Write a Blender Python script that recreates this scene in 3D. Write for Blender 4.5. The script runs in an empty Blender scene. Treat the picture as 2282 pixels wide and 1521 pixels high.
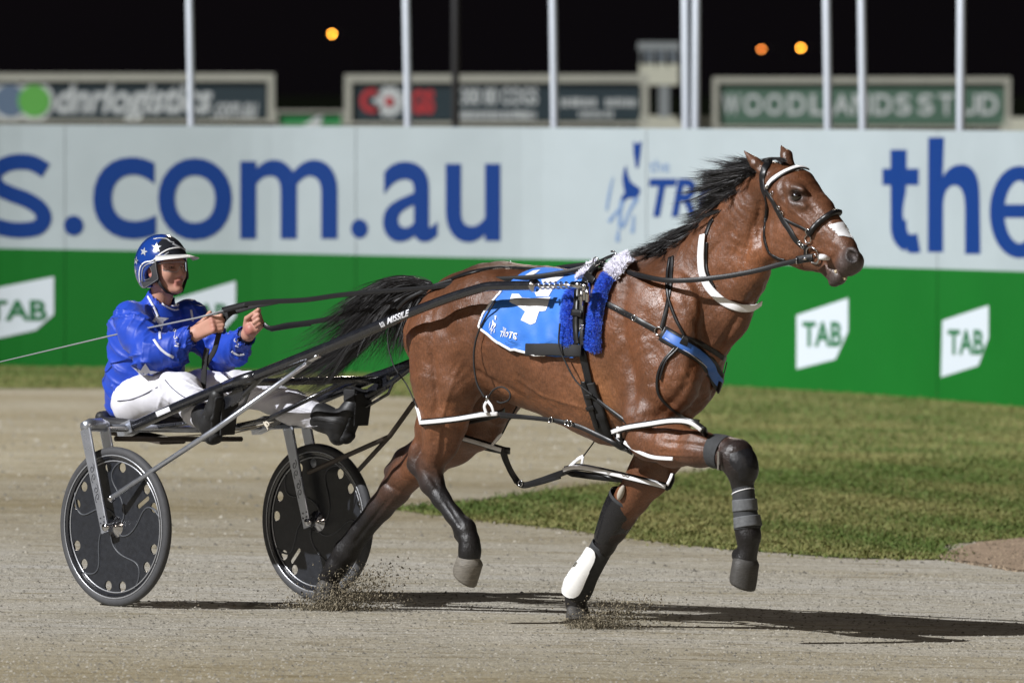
import bpy, bmesh, math, random
import numpy as np
from mathutils import Vector, Matrix
from mathutils.bvhtree import BVHTree
random.seed(7); np.random.seed(7)
rng = np.random.default_rng(11)
scn = bpy.context.scene
C = scn.collection
# ------------------------------------------------------------------ camera
FPX = 22800.0                       # focal length in pixels of the 2282 px wide photograph
CAM = Vector((0.0, -45.37, 2.33))
HOR = 179.0                         # row of the horizon
PITCH = math.atan((760.5 - HOR) / FPX)
cd = bpy.data.cameras.new('camera'); cam = bpy.data.objects.new('camera', cd); C.objects.link(cam)
cam.location = CAM
cam.rotation_euler = (math.radians(90) - PITCH, 0, 0)
cd.sensor_width = 36.0; cd.lens = FPX / 2282.0 * 36.0
cd.clip_start = 0.5; cd.clip_end = 3000
cd.dof.use_dof = True; cd.dof.focus_distance = 44.6; cd.dof.aperture_fstop = 5.6
scn.camera = cam
# ------------------------------------------------------------------ night sky, floodlights
w = bpy.data.worlds.new('World'); scn.world = w; w.use_nodes = True
nt = w.node_tree; bg = nt.nodes['Background']
sky = nt.nodes.new('ShaderNodeTexSky'); sky.sky_type = 'NISHITA'; sky.sun_disc = False
sky.sun_elevation = math.radians(-2.5); sky.sun_rotation = math.radians(250)
nt.links.new(sky.outputs[0], bg.inputs['Color']); bg.inputs['Strength'].default_value = 0.05
glow = nt.nodes.new('ShaderNodeMix'); glow.data_type = 'RGBA'; glow.blend_type = 'ADD'; glow.inputs['Factor'].default_value = 1; glow.inputs['B'].default_value = (0.062, 0.052, 0.066, 1)   # faint town glow of the night sky
nt.links.new(sky.outputs[0], glow.inputs['A']); nt.links.new(glow.outputs['Result'], bg.inputs['Color'])
SUN_EL, SUN_AZ = 37.0, 33.0         # key floodlight from the left, a little from the camera side
sd = bpy.data.lights.new('key_floodlight', 'SUN'); sun = bpy.data.objects.new('key_floodlight', sd); C.objects.link(sun)
sd.energy = 5.0; sd.angle = math.radians(0.5); sd.color = (0.985, 0.985, 1.0)
dirv = Vector((math.cos(math.radians(SUN_AZ)) * math.cos(math.radians(SUN_EL)), math.sin(math.radians(SUN_AZ)) * math.cos(math.radians(SUN_EL)), -math.sin(math.radians(SUN_EL))))
sun.rotation_euler = dirv.to_track_quat('-Z', 'Y').to_euler(); sun.location = (-30, -8, 28)
def fill_flood(loc, target, watts, col, rad):
    l = bpy.data.lights.new('standin_floodlight', 'SPOT'); o = bpy.data.objects.new('standin_floodlight', l); C.objects.link(o)
    l.energy = watts; l.color = col; l.shadow_soft_size = rad; l.spot_size = math.radians(70); l.spot_blend = 0.4
    o.location = loc; o.rotation_euler = (Vector(target) - Vector(loc)).to_track_quat('-Z', 'Y').to_euler()
fill_flood((16, -66, 26), (0, 2, 0), 13000, (1.0, 0.86, 0.72), 1.6)    # added fill standing in for unseen light towers behind the camera
fill_flood((-34, -50, 24), (0, 8, 0), 9000, (1.0, 0.88, 0.76), 1.6)  # second added fill spot, from the left
fill_flood((4, 62, 30), (0, 0, 0), 16000, (1.0, 0.88, 0.76), 1.6)       # unseen fill spot added over the infield
fill_flood((-15, 2, 20), (-7, 38, 0), 17000, (0.92, 0.96, 1.0), 1.2)     # unseen spot added to brighten the left part of the hoarding
scn.view_settings.view_transform = 'Standard'; scn.view_settings.look = 'None'
scn.view_settings.exposure = 0.08; scn.view_settings.gamma = 1.0
scn.view_settings.use_curve_mapping = False
scn.cycles.max_bounces = 6; scn.cycles.diffuse_bounces = 3; scn.cycles.glossy_bounces = 3; scn.cycles.transparent_max_bounces = 12

# ------------------------------------------------------------------ pixels of the photograph -> places in the world
FW = Vector((0, math.cos(PITCH), -math.sin(PITCH))); UPV = Vector((0, math.sin(PITCH), math.cos(PITCH)))
def ray(u, v):
    return (Vector((1, 0, 0)) * ((u - 1141.0) / FPX) - UPV * ((v - 760.5) / FPX) + FW).normalized()
GS = -0.02                          # the track is banked: it drops 2 cm in a metre towards the right
def gz(x): return GS * (x + 1.757)
GN = Vector((-GS, 0, 1.0)); GP = Vector((-1.757, 0, 0))
def hit_plane(u, v, p, n):
    r = ray(u, v); t = (p - CAM).dot(n) / r.dot(n); return CAM + r * t
def ground(u, v, up=0.0): 
    p = hit_plane(u, v, GP, GN); return Vector((p.x, p.y, p.z + up))
def at_y(u, v, y): return hit_plane(u, v, Vector((0, y, 0)), Vector((0, 1, 0)))
NW = ground(258, 1350); 
TH = math.radians(45); RF = Vector((math.cos(TH), -math.sin(TH), 0)); RL = Vector((math.sin(TH), math.cos(TH), 0))
HT = 0.635
RO = NW + RL * HT                   # point under the middle of the axle
RO = Vector((RO.x, RO.y, 0.0))
def W(f, s, z): return RO + RF * f + RL * s + Vector((0, 0, z))
def wp(u, v, s): return hit_plane(u, v, RO + RL * s, RL)        # world point of a pixel on the vertical plane s beside the cart's centre line
def rl(u, v, s):
    p = wp(u, v, s) - RO; return np.array((p.dot(RF), s, p.z))
def toW(A):
    A = np.asarray(A, dtype=np.float64)
    return np.array(RO)[None] + A[:, :1] * np.array(RF)[None] + A[:, 1:2] * np.array(RL)[None] + A[:, 2:3] * np.array((0, 0, 1.0))[None]

# ------------------------------------------------------------------ materials
def mat(name, col, rough=0.6, metal=0.0, var=0.0, vscale=20.0, bump=0.0, bscale=60.0, spec=0.5, coat=0.0, sheen=0.0, col2=None, attr=None, trans=0.0, stretch=None, emit=None, estr=0.0, detail=4.0, rvar=0.0, bdist=0.01):
    m = bpy.data.materials.new(name); m.use_nodes = True; t = m.node_tree; b = t.nodes['Principled BSDF']
    b.inputs['Roughness'].default_value = rough; b.inputs['Metallic'].default_value = metal
    b.inputs['Specular IOR Level'].default_value = spec; b.inputs['Coat Weight'].default_value = coat
    b.inputs['Coat Roughness'].default_value = 0.15
    b.inputs['Sheen Weight'].default_value = sheen
    if trans: b.inputs['Transmission Weight'].default_value = trans
    b.inputs['Base Color'].default_value = (*col, 1)
    if emit: b.inputs['Emission Color'].default_value = (*emit, 1); b.inputs['Emission Strength'].default_value = estr
    tc = t.nodes.new('ShaderNodeTexCoord'); src = tc.outputs['Object']
    if stretch:
        mp = t.nodes.new('ShaderNodeMapping'); mp.inputs['Scale'].default_value = stretch; t.links.new(src, mp.inputs['Vector']); src = mp.outputs[0]
    base = None
    if attr:
        a = t.nodes.new('ShaderNodeAttribute'); a.attribute_name = attr; base = a.outputs['Color']
        t.links.new(base, b.inputs['Base Color'])
    if var or col2:
        n = t.nodes.new('ShaderNodeTexNoise'); n.inputs['Scale'].default_value = vscale; n.inputs['Detail'].default_value = detail; n.inputs['Roughness'].default_value = 0.62
        t.links.new(src, n.inputs['Vector'])
        if col2:
            cr = t.nodes.new('ShaderNodeValToRGB'); cr.color_ramp.elements[0].position = 0.38; cr.color_ramp.elements[1].position = 0.62
            cr.color_ramp.elements[0].color = (*col, 1); cr.color_ramp.elements[1].color = (*col2, 1)
            t.links.new(n.outputs['Fac'], cr.inputs['Fac']); base = cr.outputs['Color']; t.links.new(base, b.inputs['Base Color'])
        if var:
            mr = t.nodes.new('ShaderNodeMapRange'); mr.inputs['From Min'].default_value = 0.25; mr.inputs['From Max'].default_value = 0.75
            mr.inputs['To Min'].default_value = 1 - var; mr.inputs['To Max'].default_value = 1 + var
            t.links.new(n.outputs['Fac'], mr.inputs['Value'])
            mx = t.nodes.new('ShaderNodeMix'); mx.data_type = 'RGBA'; mx.blend_type = 'MULTIPLY'; mx.inputs['Factor'].default_value = 1
            if base is not None: t.links.new(base, mx.inputs['A'])
            else: mx.inputs['A'].default_value = (*col, 1)
            t.links.new(mr.outputs[0], mx.inputs['B']); t.links.new(mx.outputs['Result'], b.inputs['Base Color'])
    if rvar:
        n3 = t.nodes.new('ShaderNodeTexNoise'); n3.inputs['Scale'].default_value = vscale * 0.7; t.links.new(src, n3.inputs['Vector'])
        m3 = t.nodes.new('ShaderNodeMapRange'); m3.inputs['From Min'].default_value = 0.3; m3.inputs['From Max'].default_value = 0.7
        m3.inputs['To Min'].default_value = rough - rvar; m3.inputs['To Max'].default_value = rough + rvar
        t.links.new(n3.outputs['Fac'], m3.inputs['Value']); t.links.new(m3.outputs[0], b.inputs['Roughness'])
    if bump:
        n2 = t.nodes.new('ShaderNodeTexNoise'); n2.inputs['Scale'].default_value = bscale; n2.inputs['Detail'].default_value = 5
        t.links.new(src, n2.inputs['Vector']); bp = t.nodes.new('ShaderNodeBump'); bp.inputs['Strength'].default_value = bump; bp.inputs['Distance'].default_value = bdist
        t.links.new(n2.outputs['Fac'], bp.inputs['Height']); t.links.new(bp.outputs[0], b.inputs['Normal'])
    return m

# ------------------------------------------------------------------ objects
def tag(o, label=None, cat=None, group=None, kind=None):
    if label: o['label'] = label
    if cat: o['category'] = cat
    if group: o['group'] = group
    if kind: o['kind'] = kind
    return o
def thing(name, label, cat, loc=(0, 0, 0), group=None):
    o = bpy.data.objects.new(name, None); C.objects.link(o); o.location = loc; o.empty_display_size = 0.1
    return tag(o, label, cat, group)
def world_loc(o):
    p = Vector((0, 0, 0))
    while o is not None: p += o.location; o = o.parent
    return p
def mk(name, V, Fc, m, parent=None, smooth=True, loc=None, label=None, cat=None, group=None, kind=None, cols=None, mats=None, midx=None):
    """one mesh object; V in world coordinates"""
    V = np.asarray(V, dtype=np.float64).reshape(-1, 3)
    base = world_loc(parent) if parent is not None else Vector((0, 0, 0))
    if loc is None: loc = Vector((0, 0, 0)) if parent is not None else Vector((float(V[:, 0].mean()), float(V[:, 1].mean()), float(V[:, 2].min())))
    else: loc = Vector(loc)
    off = base + loc
    V = V - np.array(off)[None]
    me = bpy.data.meshes.new(name)
    if isinstance(Fc, np.ndarray):
        n, k = Fc.shape
        me.vertices.add(len(V)); me.vertices.foreach_set('co', V.astype(np.float32).ravel())
        me.loops.add(n * k); me.loops.foreach_set('vertex_index', Fc.astype(np.int32).ravel())
        me.polygons.add(n); me.polygons.foreach_set('loop_start', (np.arange(n) * k).astype(np.int32))
        me.update(calc_edges=True)
    else:
        me.from_pydata([tuple(p) for p in V], [], [tuple(f) for f in Fc]); me.update()
    if smooth: me.polygons.foreach_set('use_smooth', [True] * len(me.polygons))
    for mm in (mats or [m]): me.materials.append(mm)
    if midx is not None: me.polygons.foreach_set('material_index', np.asarray(midx, dtype=np.int32))
    if cols is not None:
        a = me.color_attributes.new('col', 'FLOAT_COLOR', 'POINT')
        cc = np.ones((len(V), 4), dtype=np.float32); cc[:, :3] = cols; a.data.foreach_set('color', cc.ravel())
    o = bpy.data.objects.new(name, me); C.objects.link(o); o.location = loc
    if parent is not None: o.parent = parent
    tag(o, label, cat, group, kind)
    return o
class MB:
    """collects pieces of ONE part"""
    def __init__(s): s.V = []; s.F = []
    def add(s, V, F):
        b = len(s.V); s.V += [tuple(p) for p in V]; s.F += [tuple(i + b for i in f) for f in F]; return s
    def box(s, c, ax, ay, az):     # centre and three half-axis vectors
        c = Vector(c); ax, ay, az = Vector(ax), Vector(ay), Vector(az); V = []
        bv = 0.18 * min(ax.length, ay.length, az.length)
        for sx in (-1, 1):
            for sy in (-1, 1):
                for sz in (-1, 1): V.append(c + ax * sx + ay * sy + az * sz)
        return s.add(V, [(0, 1, 3, 2), (4, 6, 7, 5), (0, 4, 5, 1), (2, 3, 7, 6), (0, 2, 6, 4), (1, 5, 7, 3)])
    def tube(s, pts, r, n=8, q=None):
        V, F = tube(pts, r, n, q); return s.add(V, F)
    def strap(s, pts, nor, w, t):
        V, F = strap(pts, nor, w, t); return s.add(V, F)
    def build(s, name, m, parent=None, **k): return mk(name, s.V, s.F, m, parent, **k)
def catmull(P, n=8, closed=False):
    P = [np.array(p, dtype=float) for p in P]; out = []
    m = len(P)
    for i in range(m if closed else m - 1):
        if closed: a, b, c, d = P[(i - 1) % m], P[i], P[(i + 1) % m], P[(i + 2) % m]
        else: a, b, c, d = P[max(i - 1, 0)], P[i], P[i + 1], P[min(i + 2, m - 1)]
        for j in range(n):
            t = j / n; out.append(0.5 * ((2 * b) + (-a + c) * t + (2 * a - 5 * b + 4 * c - d) * t * t + (-a + 3 * b - 3 * c + d) * t ** 3))
    if not closed: out.append(P[-1])
    return np.array(out)
def tube(pts, r, n=8, q=None):
    pts = [Vector(tuple(p)) for p in pts]; m = len(pts); V = []; F = []
    if not hasattr(r, '__len__'): r = [r] * m
    prev = None
    for i, p in enumerate(pts):
        t = (pts[min(i + 1, m - 1)] - pts[max(i - 1, 0)])
        t = t.normalized() if t.length > 1e-9 else Vector((0, 0, 1))
        if prev is None: a = t.orthogonal().normalized()
        else:
            a = prev - t * prev.dot(t); a = a.normalized() if a.length > 1e-6 else t.orthogonal().normalized()
        prev = a; b = t.cross(a)
        for k in range(n):
            an = 2 * math.pi * k / n; V.append(p + (a * math.cos(an) + b * math.sin(an)) * r[i])
    for i in range(m - 1):
        for k in range(n):
            k2 = (k + 1) % n; F.append((i * n + k, i * n + k2, (i + 1) * n + k2, (i + 1) * n + k))
    F.append(tuple(range(n - 1, -1, -1))); F.append(tuple((m - 1) * n + k for k in range(n)))
    return V, F
def strap(pts, nor, w, t):
    """flat leather strap: w wide, t thick, lying with its back on pts; nor = outward normals (one or many)"""
    pts = [Vector(tuple(p)) for p in pts]; m = len(pts); V = []; F = []
    if isinstance(nor, Vector): nor = [nor] * m
    nor = [Vector(tuple(x)) for x in nor]
    if not hasattr(w, '__len__'): w = [w] * m
    for i, p in enumerate(pts):
        tg = (pts[min(i + 1, m - 1)] - pts[max(i - 1, 0)]).normalized()
        n = nor[i] - tg * nor[i].dot(tg); n = n.normalized() if n.length > 1e-6 else tg.orthogonal().normalized()
        b = tg.cross(n) * (w[i] / 2); e = 0.82
        V += [p - b, p - b + n * t * 0.6, p - b * e + n * t, p + b * e + n * t, p + b + n * t * 0.6, p + b]
    for i in range(m - 1):
        for k in range(6): F.append((i * 6 + k, i * 6 + (k + 1) % 6, (i + 1) * 6 + (k + 1) % 6, (i + 1) * 6 + k))
    F.append((5, 4, 3, 2, 1, 0)); F.append(tuple((m - 1) * 6 + k for k in range(6)))
    return V, F
def ring(c, n, R, r, seg=20, k=8):
    c = Vector(c); n = Vector(n).normalized(); a = n.orthogonal().normalized(); b = n.cross(a); V = []; F = []
    for i in range(seg):
        an = 2 * math.pi * i / seg; d = a * math.cos(an) + b * math.sin(an)
        for j in range(k):
            bn = 2 * math.pi * j / k; V.append(c + d * (R + r * math.cos(bn)) + n * (r * math.sin(bn)))
    for i in range(seg):
        for j in range(k): F.append((i * k + j, ((i + 1) % seg) * k + j, ((i + 1) % seg) * k + (j + 1) % k, i * k + (j + 1) % k))
    return V, F
def lathe(prof, origin, axis, n=48):
    """prof = [(radius, along)] turned about axis"""
    o = Vector(origin); ax = Vector(axis).normalized(); a = ax.orthogonal().normalized(); b = ax.cross(a); V = []; F = []
    for (r, z) in prof:
        for k in range(n):
            an = 2 * math.pi * k / n; V.append(o + ax * z + (a * math.cos(an) + b * math.sin(an)) * r)
    for i in range(len(prof) - 1):
        for k in range(n):
            k2 = (k + 1) % n; F.append((i * n + k, i * n + k2, (i + 1) * n + k2, (i + 1) * n + k))
    return V, F
# flat print: a 2-D outline cut finely and laid on a surface by a mapping (x, y) -> world
_gc = {}
def glyph(txt, bold=0.0, shear=0.0):
    key = (txt, bold, shear)
    if key in _gc: return _gc[key]
    c = bpy.data.curves.new('text', 'FONT'); c.body = txt; c.size = 1.0; c.offset = bold; c.shear = shear; c.resolution_u = 6; c.fill_mode = 'FRONT'
    o = bpy.data.objects.new('text', c); C.objects.link(o)
    dg = bpy.context.evaluated_depsgraph_get(); me = bpy.data.meshes.new_from_object(o.evaluated_get(dg))
    V = np.array([v.co[:2] for v in me.vertices]); F = [tuple(p.vertices) for p in me.polygons]
    bpy.data.objects.remove(o); bpy.data.curves.remove(c); bpy.data.meshes.remove(me)
    V = (V - V.min(0)) / (V.max(0) - V.min(0)); V[:, 1] = 1 - V[:, 1]      # y down like pixels
    _gc[key] = (V, F); return V, F
def curve_fill(outer, holes, depth):
    c = bpy.data.curves.new('disc', 'CURVE'); c.dimensions = '2D'; c.fill_mode = 'BOTH' if depth else 'FRONT'; c.extrude = depth
    for pts in [outer] + holes:
        sp = c.splines.new('POLY'); sp.points.add(len(pts) - 1); sp.use_cyclic_u = True
        for i, p in enumerate(pts): sp.points[i].co = (p[0], p[1], 0, 1)
    o = bpy.data.objects.new('disc', c); C.objects.link(o); dg = bpy.context.evaluated_depsgraph_get(); me = bpy.data.meshes.new_from_object(o.evaluated_get(dg))
    V = np.array([v.co[:] for v in me.vertices]); F = [tuple(p.vertices) for p in me.polygons]
    bpy.data.objects.remove(o); bpy.data.curves.remove(c); bpy.data.meshes.remove(me); return V, F
def flat_print(V2, F2, mapper, cell):
    bm = bmesh.new(); vs = [bm.verts.new((p[0], p[1], 0)) for p in V2]
    for f in F2:
        try: bm.faces.new([vs[i] for i in f])
        except ValueError: pass
    bm.normal_update(); bmesh.ops.triangulate(bm, faces=bm.faces[:])
    for _ in range(7):
        e = [x for x in bm.edges if x.calc_length() > cell]
        if not e: break
        bmesh.ops.subdivide_edges(bm, edges=e, cuts=1); bm.normal_update(); bmesh.ops.triangulate(bm, faces=[f for f in bm.faces if len(f.verts) > 3])
    bm.verts.index_update()
    V = [mapper(v.co.x, v.co.y) for v in bm.verts]; F = [tuple(x.index for x in f.verts) for f in bm.faces]
    bm.free(); return V, F
def text_in(txt, x0, y0, x1, y1, mapper, bold=0.0, shear=0.0, cell=60.0, skew=0.0):
    V, F = glyph(txt, bold, shear); V2 = np.stack([x0 + V[:, 0] * (x1 - x0), y0 + V[:, 1] * (y1 - y0) + skew * (V[:, 0]) ], 1)
    return flat_print(V2, F, mapper, cell)
def poly_in(pts, mapper, cell=60.0):
    P = np.array([p[:2] for p in pts], float); c = P.mean(0); k = 100.0      # filled by the curve filler, which copes with hollows
    V, F = curve_fill([tuple(p) for p in (P - c) / k], [], 0); return flat_print(V[:, :2] * k + c, F, mapper, cell)

# ------------------------------------------------------------------ smooth bodies from a distance field (rig coordinates f, s, z)
class Body:
    def __init__(s): s.P = []
    def cap(s, a, b, ra, rb, k=0.03, q=1.0, q2=None, col=0, sub=False):
        s.P.append(('cap', np.array(a, float), np.array(b, float), ra, rb, k, q, q if q2 is None else q2, col, sub))
    def chain(s, pts, k=0.03, q=1.0, col=0):      # pts: (pos, r[, q[, col]])
        for i in range(len(pts) - 1):
            A, B = pts[i], pts[i + 1]
            s.cap(A[0], B[0], A[1], B[1], k, A[2] if len(A) > 2 else q, B[2] if len(B) > 2 else q, A[3] if len(A) > 3 else col)
    def ell(s, c, r, k=0.03, ang=0.0, col=0, sub=False, yaw=0.0):
        s.P.append(('ell', np.array(c, float), np.array(r, float), ang, yaw, k, None, None, col, sub))
    @staticmethod
    def bounds(p):
        if p[0] == 'cap':
            r = max(p[3], p[4]); m = np.array((r, r * max(p[6], p[7], 0.3), r)) + p[5] + 0.01
            return np.minimum(p[1], p[2]) - m, np.maximum(p[1], p[2]) + m
        m = np.array([p[2].max()] * 3) + p[5] + 0.01
        return p[1] - m, p[1] + m
    @staticmethod
    def dist(p, X, Y, Z):
        if p[0] == 'cap':
            A, B, ra, rb, q1, q2 = p[1], p[2], p[3], p[4], p[6], p[7]
            if q1 == 1.0 and q2 == 1.0:
                d = B - A; L = max(float(d @ d), 1e-9)
                t = np.clip(((X - A[0]) * d[0] + (Y - A[1]) * d[1] + (Z - A[2]) * d[2]) / L, 0, 1)
                return np.sqrt((X - A[0] - t * d[0]) ** 2 + (Y - A[1] - t * d[1]) ** 2 + (Z - A[2] - t * d[2]) ** 2) - (ra + (rb - ra) * t)
            d = B - A; L = max(d[0] ** 2 + d[2] ** 2, 1e-9)
            t = np.clip(((X - A[0]) * d[0] + (Z - A[2]) * d[2]) / L, 0, 1) + 0 * Y
            q = q1 + (q2 - q1) * t
            return (np.sqrt((X - A[0] - t * d[0]) ** 2 + ((Y - A[1] - t * d[1]) / q) ** 2 + (Z - A[2] - t * d[2]) ** 2) - (ra + (rb - ra) * t)) * np.minimum(1.0, 0.35 + 0.65 * q)
        c, r, ang, yaw = p[1], p[2], p[3], p[4]
        x, y, z = X - c[0], Y - c[1], Z - c[2]
        if yaw:
            cy, sy = math.cos(yaw), math.sin(yaw); x, y = x * cy + y * sy, -x * sy + y * cy
        if ang:
            ca, sa = math.cos(ang), math.sin(ang); x, z = x * ca + z * sa, -x * sa + z * ca
        k0 = np.sqrt((x / r[0]) ** 2 + (y / r[1]) ** 2 + (z / r[2]) ** 2)
        k1 = np.sqrt((x / r[0] ** 2) ** 2 + (y / r[1] ** 2) ** 2 + (z / r[2] ** 2) ** 2)
        return k0 * (k0 - 1) / np.maximum(k1, 1e-6)
    def mesh(s, xs, ys, zs, palette=None, extra=None, cw=0.012):
        V = np.full((len(xs), len(ys), len(zs)), 0.5, dtype=np.float32)
        for p in s.P:
            lo, hi = s.bounds(p)
            i0, i1 = np.searchsorted(xs, (lo[0], hi[0])); j0, j1 = np.searchsorted(ys, (lo[1], hi[1])); k0, k1 = np.searchsorted(zs, (lo[2], hi[2]))
            if i1 <= i0 or j1 <= j0 or k1 <= k0: continue
            X = xs[i0:i1, None, None].astype(np.float32); Y = ys[None, j0:j1, None].astype(np.float32); Z = zs[None, None, k0:k1].astype(np.float32)
            d = s.dist(p, X, Y, Z).astype(np.float32); a = V[i0:i1, j0:j1, k0:k1]; k = p[5]
            if p[9]:
                h = np.clip(0.5 - 0.5 * (a + d) / k, 0, 1); V[i0:i1, j0:j1, k0:k1] = a * (1 - h) - d * h + k * h * (1 - h)
            else:
                h = np.clip(0.5 + 0.5 * (d - a) / k, 0, 1); V[i0:i1, j0:j1, k0:k1] = d * (1 - h) + a * h - k * h * (1 - h)
        if extra is not None: V = extra(V, xs, ys, zs)
        ins = V < 0
        nx, ny, nz = V.shape; cid = []; pos = []; quads = []
        G = (xs, ys, zs)
        for ax in range(3):
            sl0 = [slice(None)] * 3; sl1 = [slice(None)] * 3; sl0[ax] = slice(0, -1); sl1[ax] = slice(1, None)
            cr = ins[tuple(sl0)] != ins[tuple(sl1)]
            o1, o2 = (ax + 1) % 3, (ax + 2) % 3
            I = np.argwhere(cr)
            ok = (I[:, o1] > 0) & (I[:, o2] > 0) & (I[:, o1] < V.shape[o1] - 1) & (I[:, o2] < V.shape[o2] - 1); I = I[ok]
            J = I.copy(); J[:, ax] += 1
            v0 = V[tuple(I.T)]; v1 = V[tuple(J.T)]; t = v0 / (v0 - v1)
            p = np.stack([G[a][I[:, a]] for a in range(3)], 1).astype(np.float64)
            p[:, ax] += t * (G[ax][I[:, ax] + 1] - G[ax][I[:, ax]])
            cells = []
            for (da, db) in ((0, 0), (-1, 0), (-1, -1), (0, -1)):
                K = I.copy(); K[:, o1] += da; K[:, o2] += db
                cells.append((K[:, 0] * ny + K[:, 1]) * nz + K[:, 2])
            cells = np.stack(cells, 1)
            flip = ~(v0 < 0)
            q = cells.copy(); q[flip] = cells[flip][:, ::-1]
            quads.append(q); cid.append(cells.ravel()); pos.append(np.repeat(p, 4, axis=0))
        cid = np.concatenate(cid); pos = np.concatenate(pos); quads = np.concatenate(quads)
        u, inv = np.unique(cid, return_inverse=True); cnt = np.bincount(inv)
        vert = np.stack([np.bincount(inv, pos[:, a]) / cnt for a in range(3)], 1)
        Fq = np.searchsorted(u, quads)
        cols = None
        if palette is not None:
            ds = []; pc = []
            for p in s.P:
                if p[9] or p[8] is None: continue
                lo, hi = s.bounds(p); lo = lo - 0.06; hi = hi + 0.06
                m = np.all((vert > lo) & (vert < hi), axis=1)
                d = np.full(len(vert), 9.0); vv = vert[m]; d[m] = s.dist(p, vv[:, 0], vv[:, 1], vv[:, 2]); ds.append(d); pc.append(palette[p[8]])
            D = np.array(ds); D -= D.min(0)[None]; Wt = np.exp(-D / cw); Wt /= Wt.sum(0)[None]
            cols = Wt.T @ np.array(pc)
        return vert, Fq, cols
def relax(V, F, it=2, lam=0.5):
    E = np.concatenate([F[:, [0, 1]], F[:, [1, 2]], F[:, [2, 3]], F[:, [3, 0]]]); E = np.concatenate([E, E[:, ::-1]])
    n = len(V); cnt = np.bincount(E[:, 0], minlength=n).astype(float); cnt[cnt == 0] = 1
    for _ in range(it):
        for l in (lam, -lam * 0.9):
            A = np.stack([np.bincount(E[:, 0], V[E[:, 1], a], minlength=n) / cnt for a in range(3)], 1); V = V + l * (A - V)
    return V
def axis_grid(lo, hi, segs, default):
    """grid coordinates with finer spacing inside given ranges: segs = [(a, b, step)]"""
    x = lo; out = [x]
    while x < hi:
        st = default
        for a, b, h in segs:
            if a <= x < b: st = h
        x += st; out.append(x)
    return np.array(out)
def bvh_of(V, F): return BVHTree.FromPolygons([tuple(p) for p in V], [tuple(f) for f in F])
def shoot(bvh, u, v):
    r = ray(u, v); p, n, i, d = bvh.ray_cast(CAM, r)
    if p is None: return None, None
    return p, (n if n.dot(r) < 0 else -n)
def lay(bvh, P, s=None, n=8, off=0.002, smooth=3, closed=False, fallback=None):
    """path drawn in photograph pixels laid on a body: world points + normals"""
    px = catmull(P, n, closed); pts = []; nor = []; good = []
    for q in px:
        p, nn = shoot(bvh, q[0], q[1])
        if p is None:
            pts.append(None); nor.append(None)
        else: pts.append(p); nor.append(nn)
    dep = [None if p is None else (p - CAM).length for p in pts]
    idx = [i for i, d in enumerate(dep) if d is not None]
    if not idx:
        pts = [wp(q[0], q[1], s or 0.0) for q in px]; return pts, [-RL] * len(pts), px
    for i in range(len(pts)):
        if pts[i] is None:
            j = min(idx, key=lambda k: abs(k - i)); pts[i] = CAM + ray(*px[i][:2]) * dep[j]; nor[i] = nor[j].copy()
    for _ in range(smooth):
        dd = [(p - CAM).length for p in pts]; d2 = dd[:]
        for i in range(1, len(pts) - 1): d2[i] = min(dd[i], (dd[i - 1] + dd[i + 1]) / 2) if abs(dd[i] - (dd[i - 1] + dd[i + 1]) / 2) > 0.004 else (dd[i - 1] + 2 * dd[i] + dd[i + 1]) / 4
        pts = [CAM + ray(*px[i][:2]) * d2[i] for i in range(len(pts))]
        n2 = nor[:]
        for i in range(1, len(pts) - 1): n2[i] = (nor[i - 1] + nor[i] * 2 + nor[i + 1]).normalized()
        nor = n2
    pts = [p + nn * off for p, nn in zip(pts, nor)]
    return pts, nor, px
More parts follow.
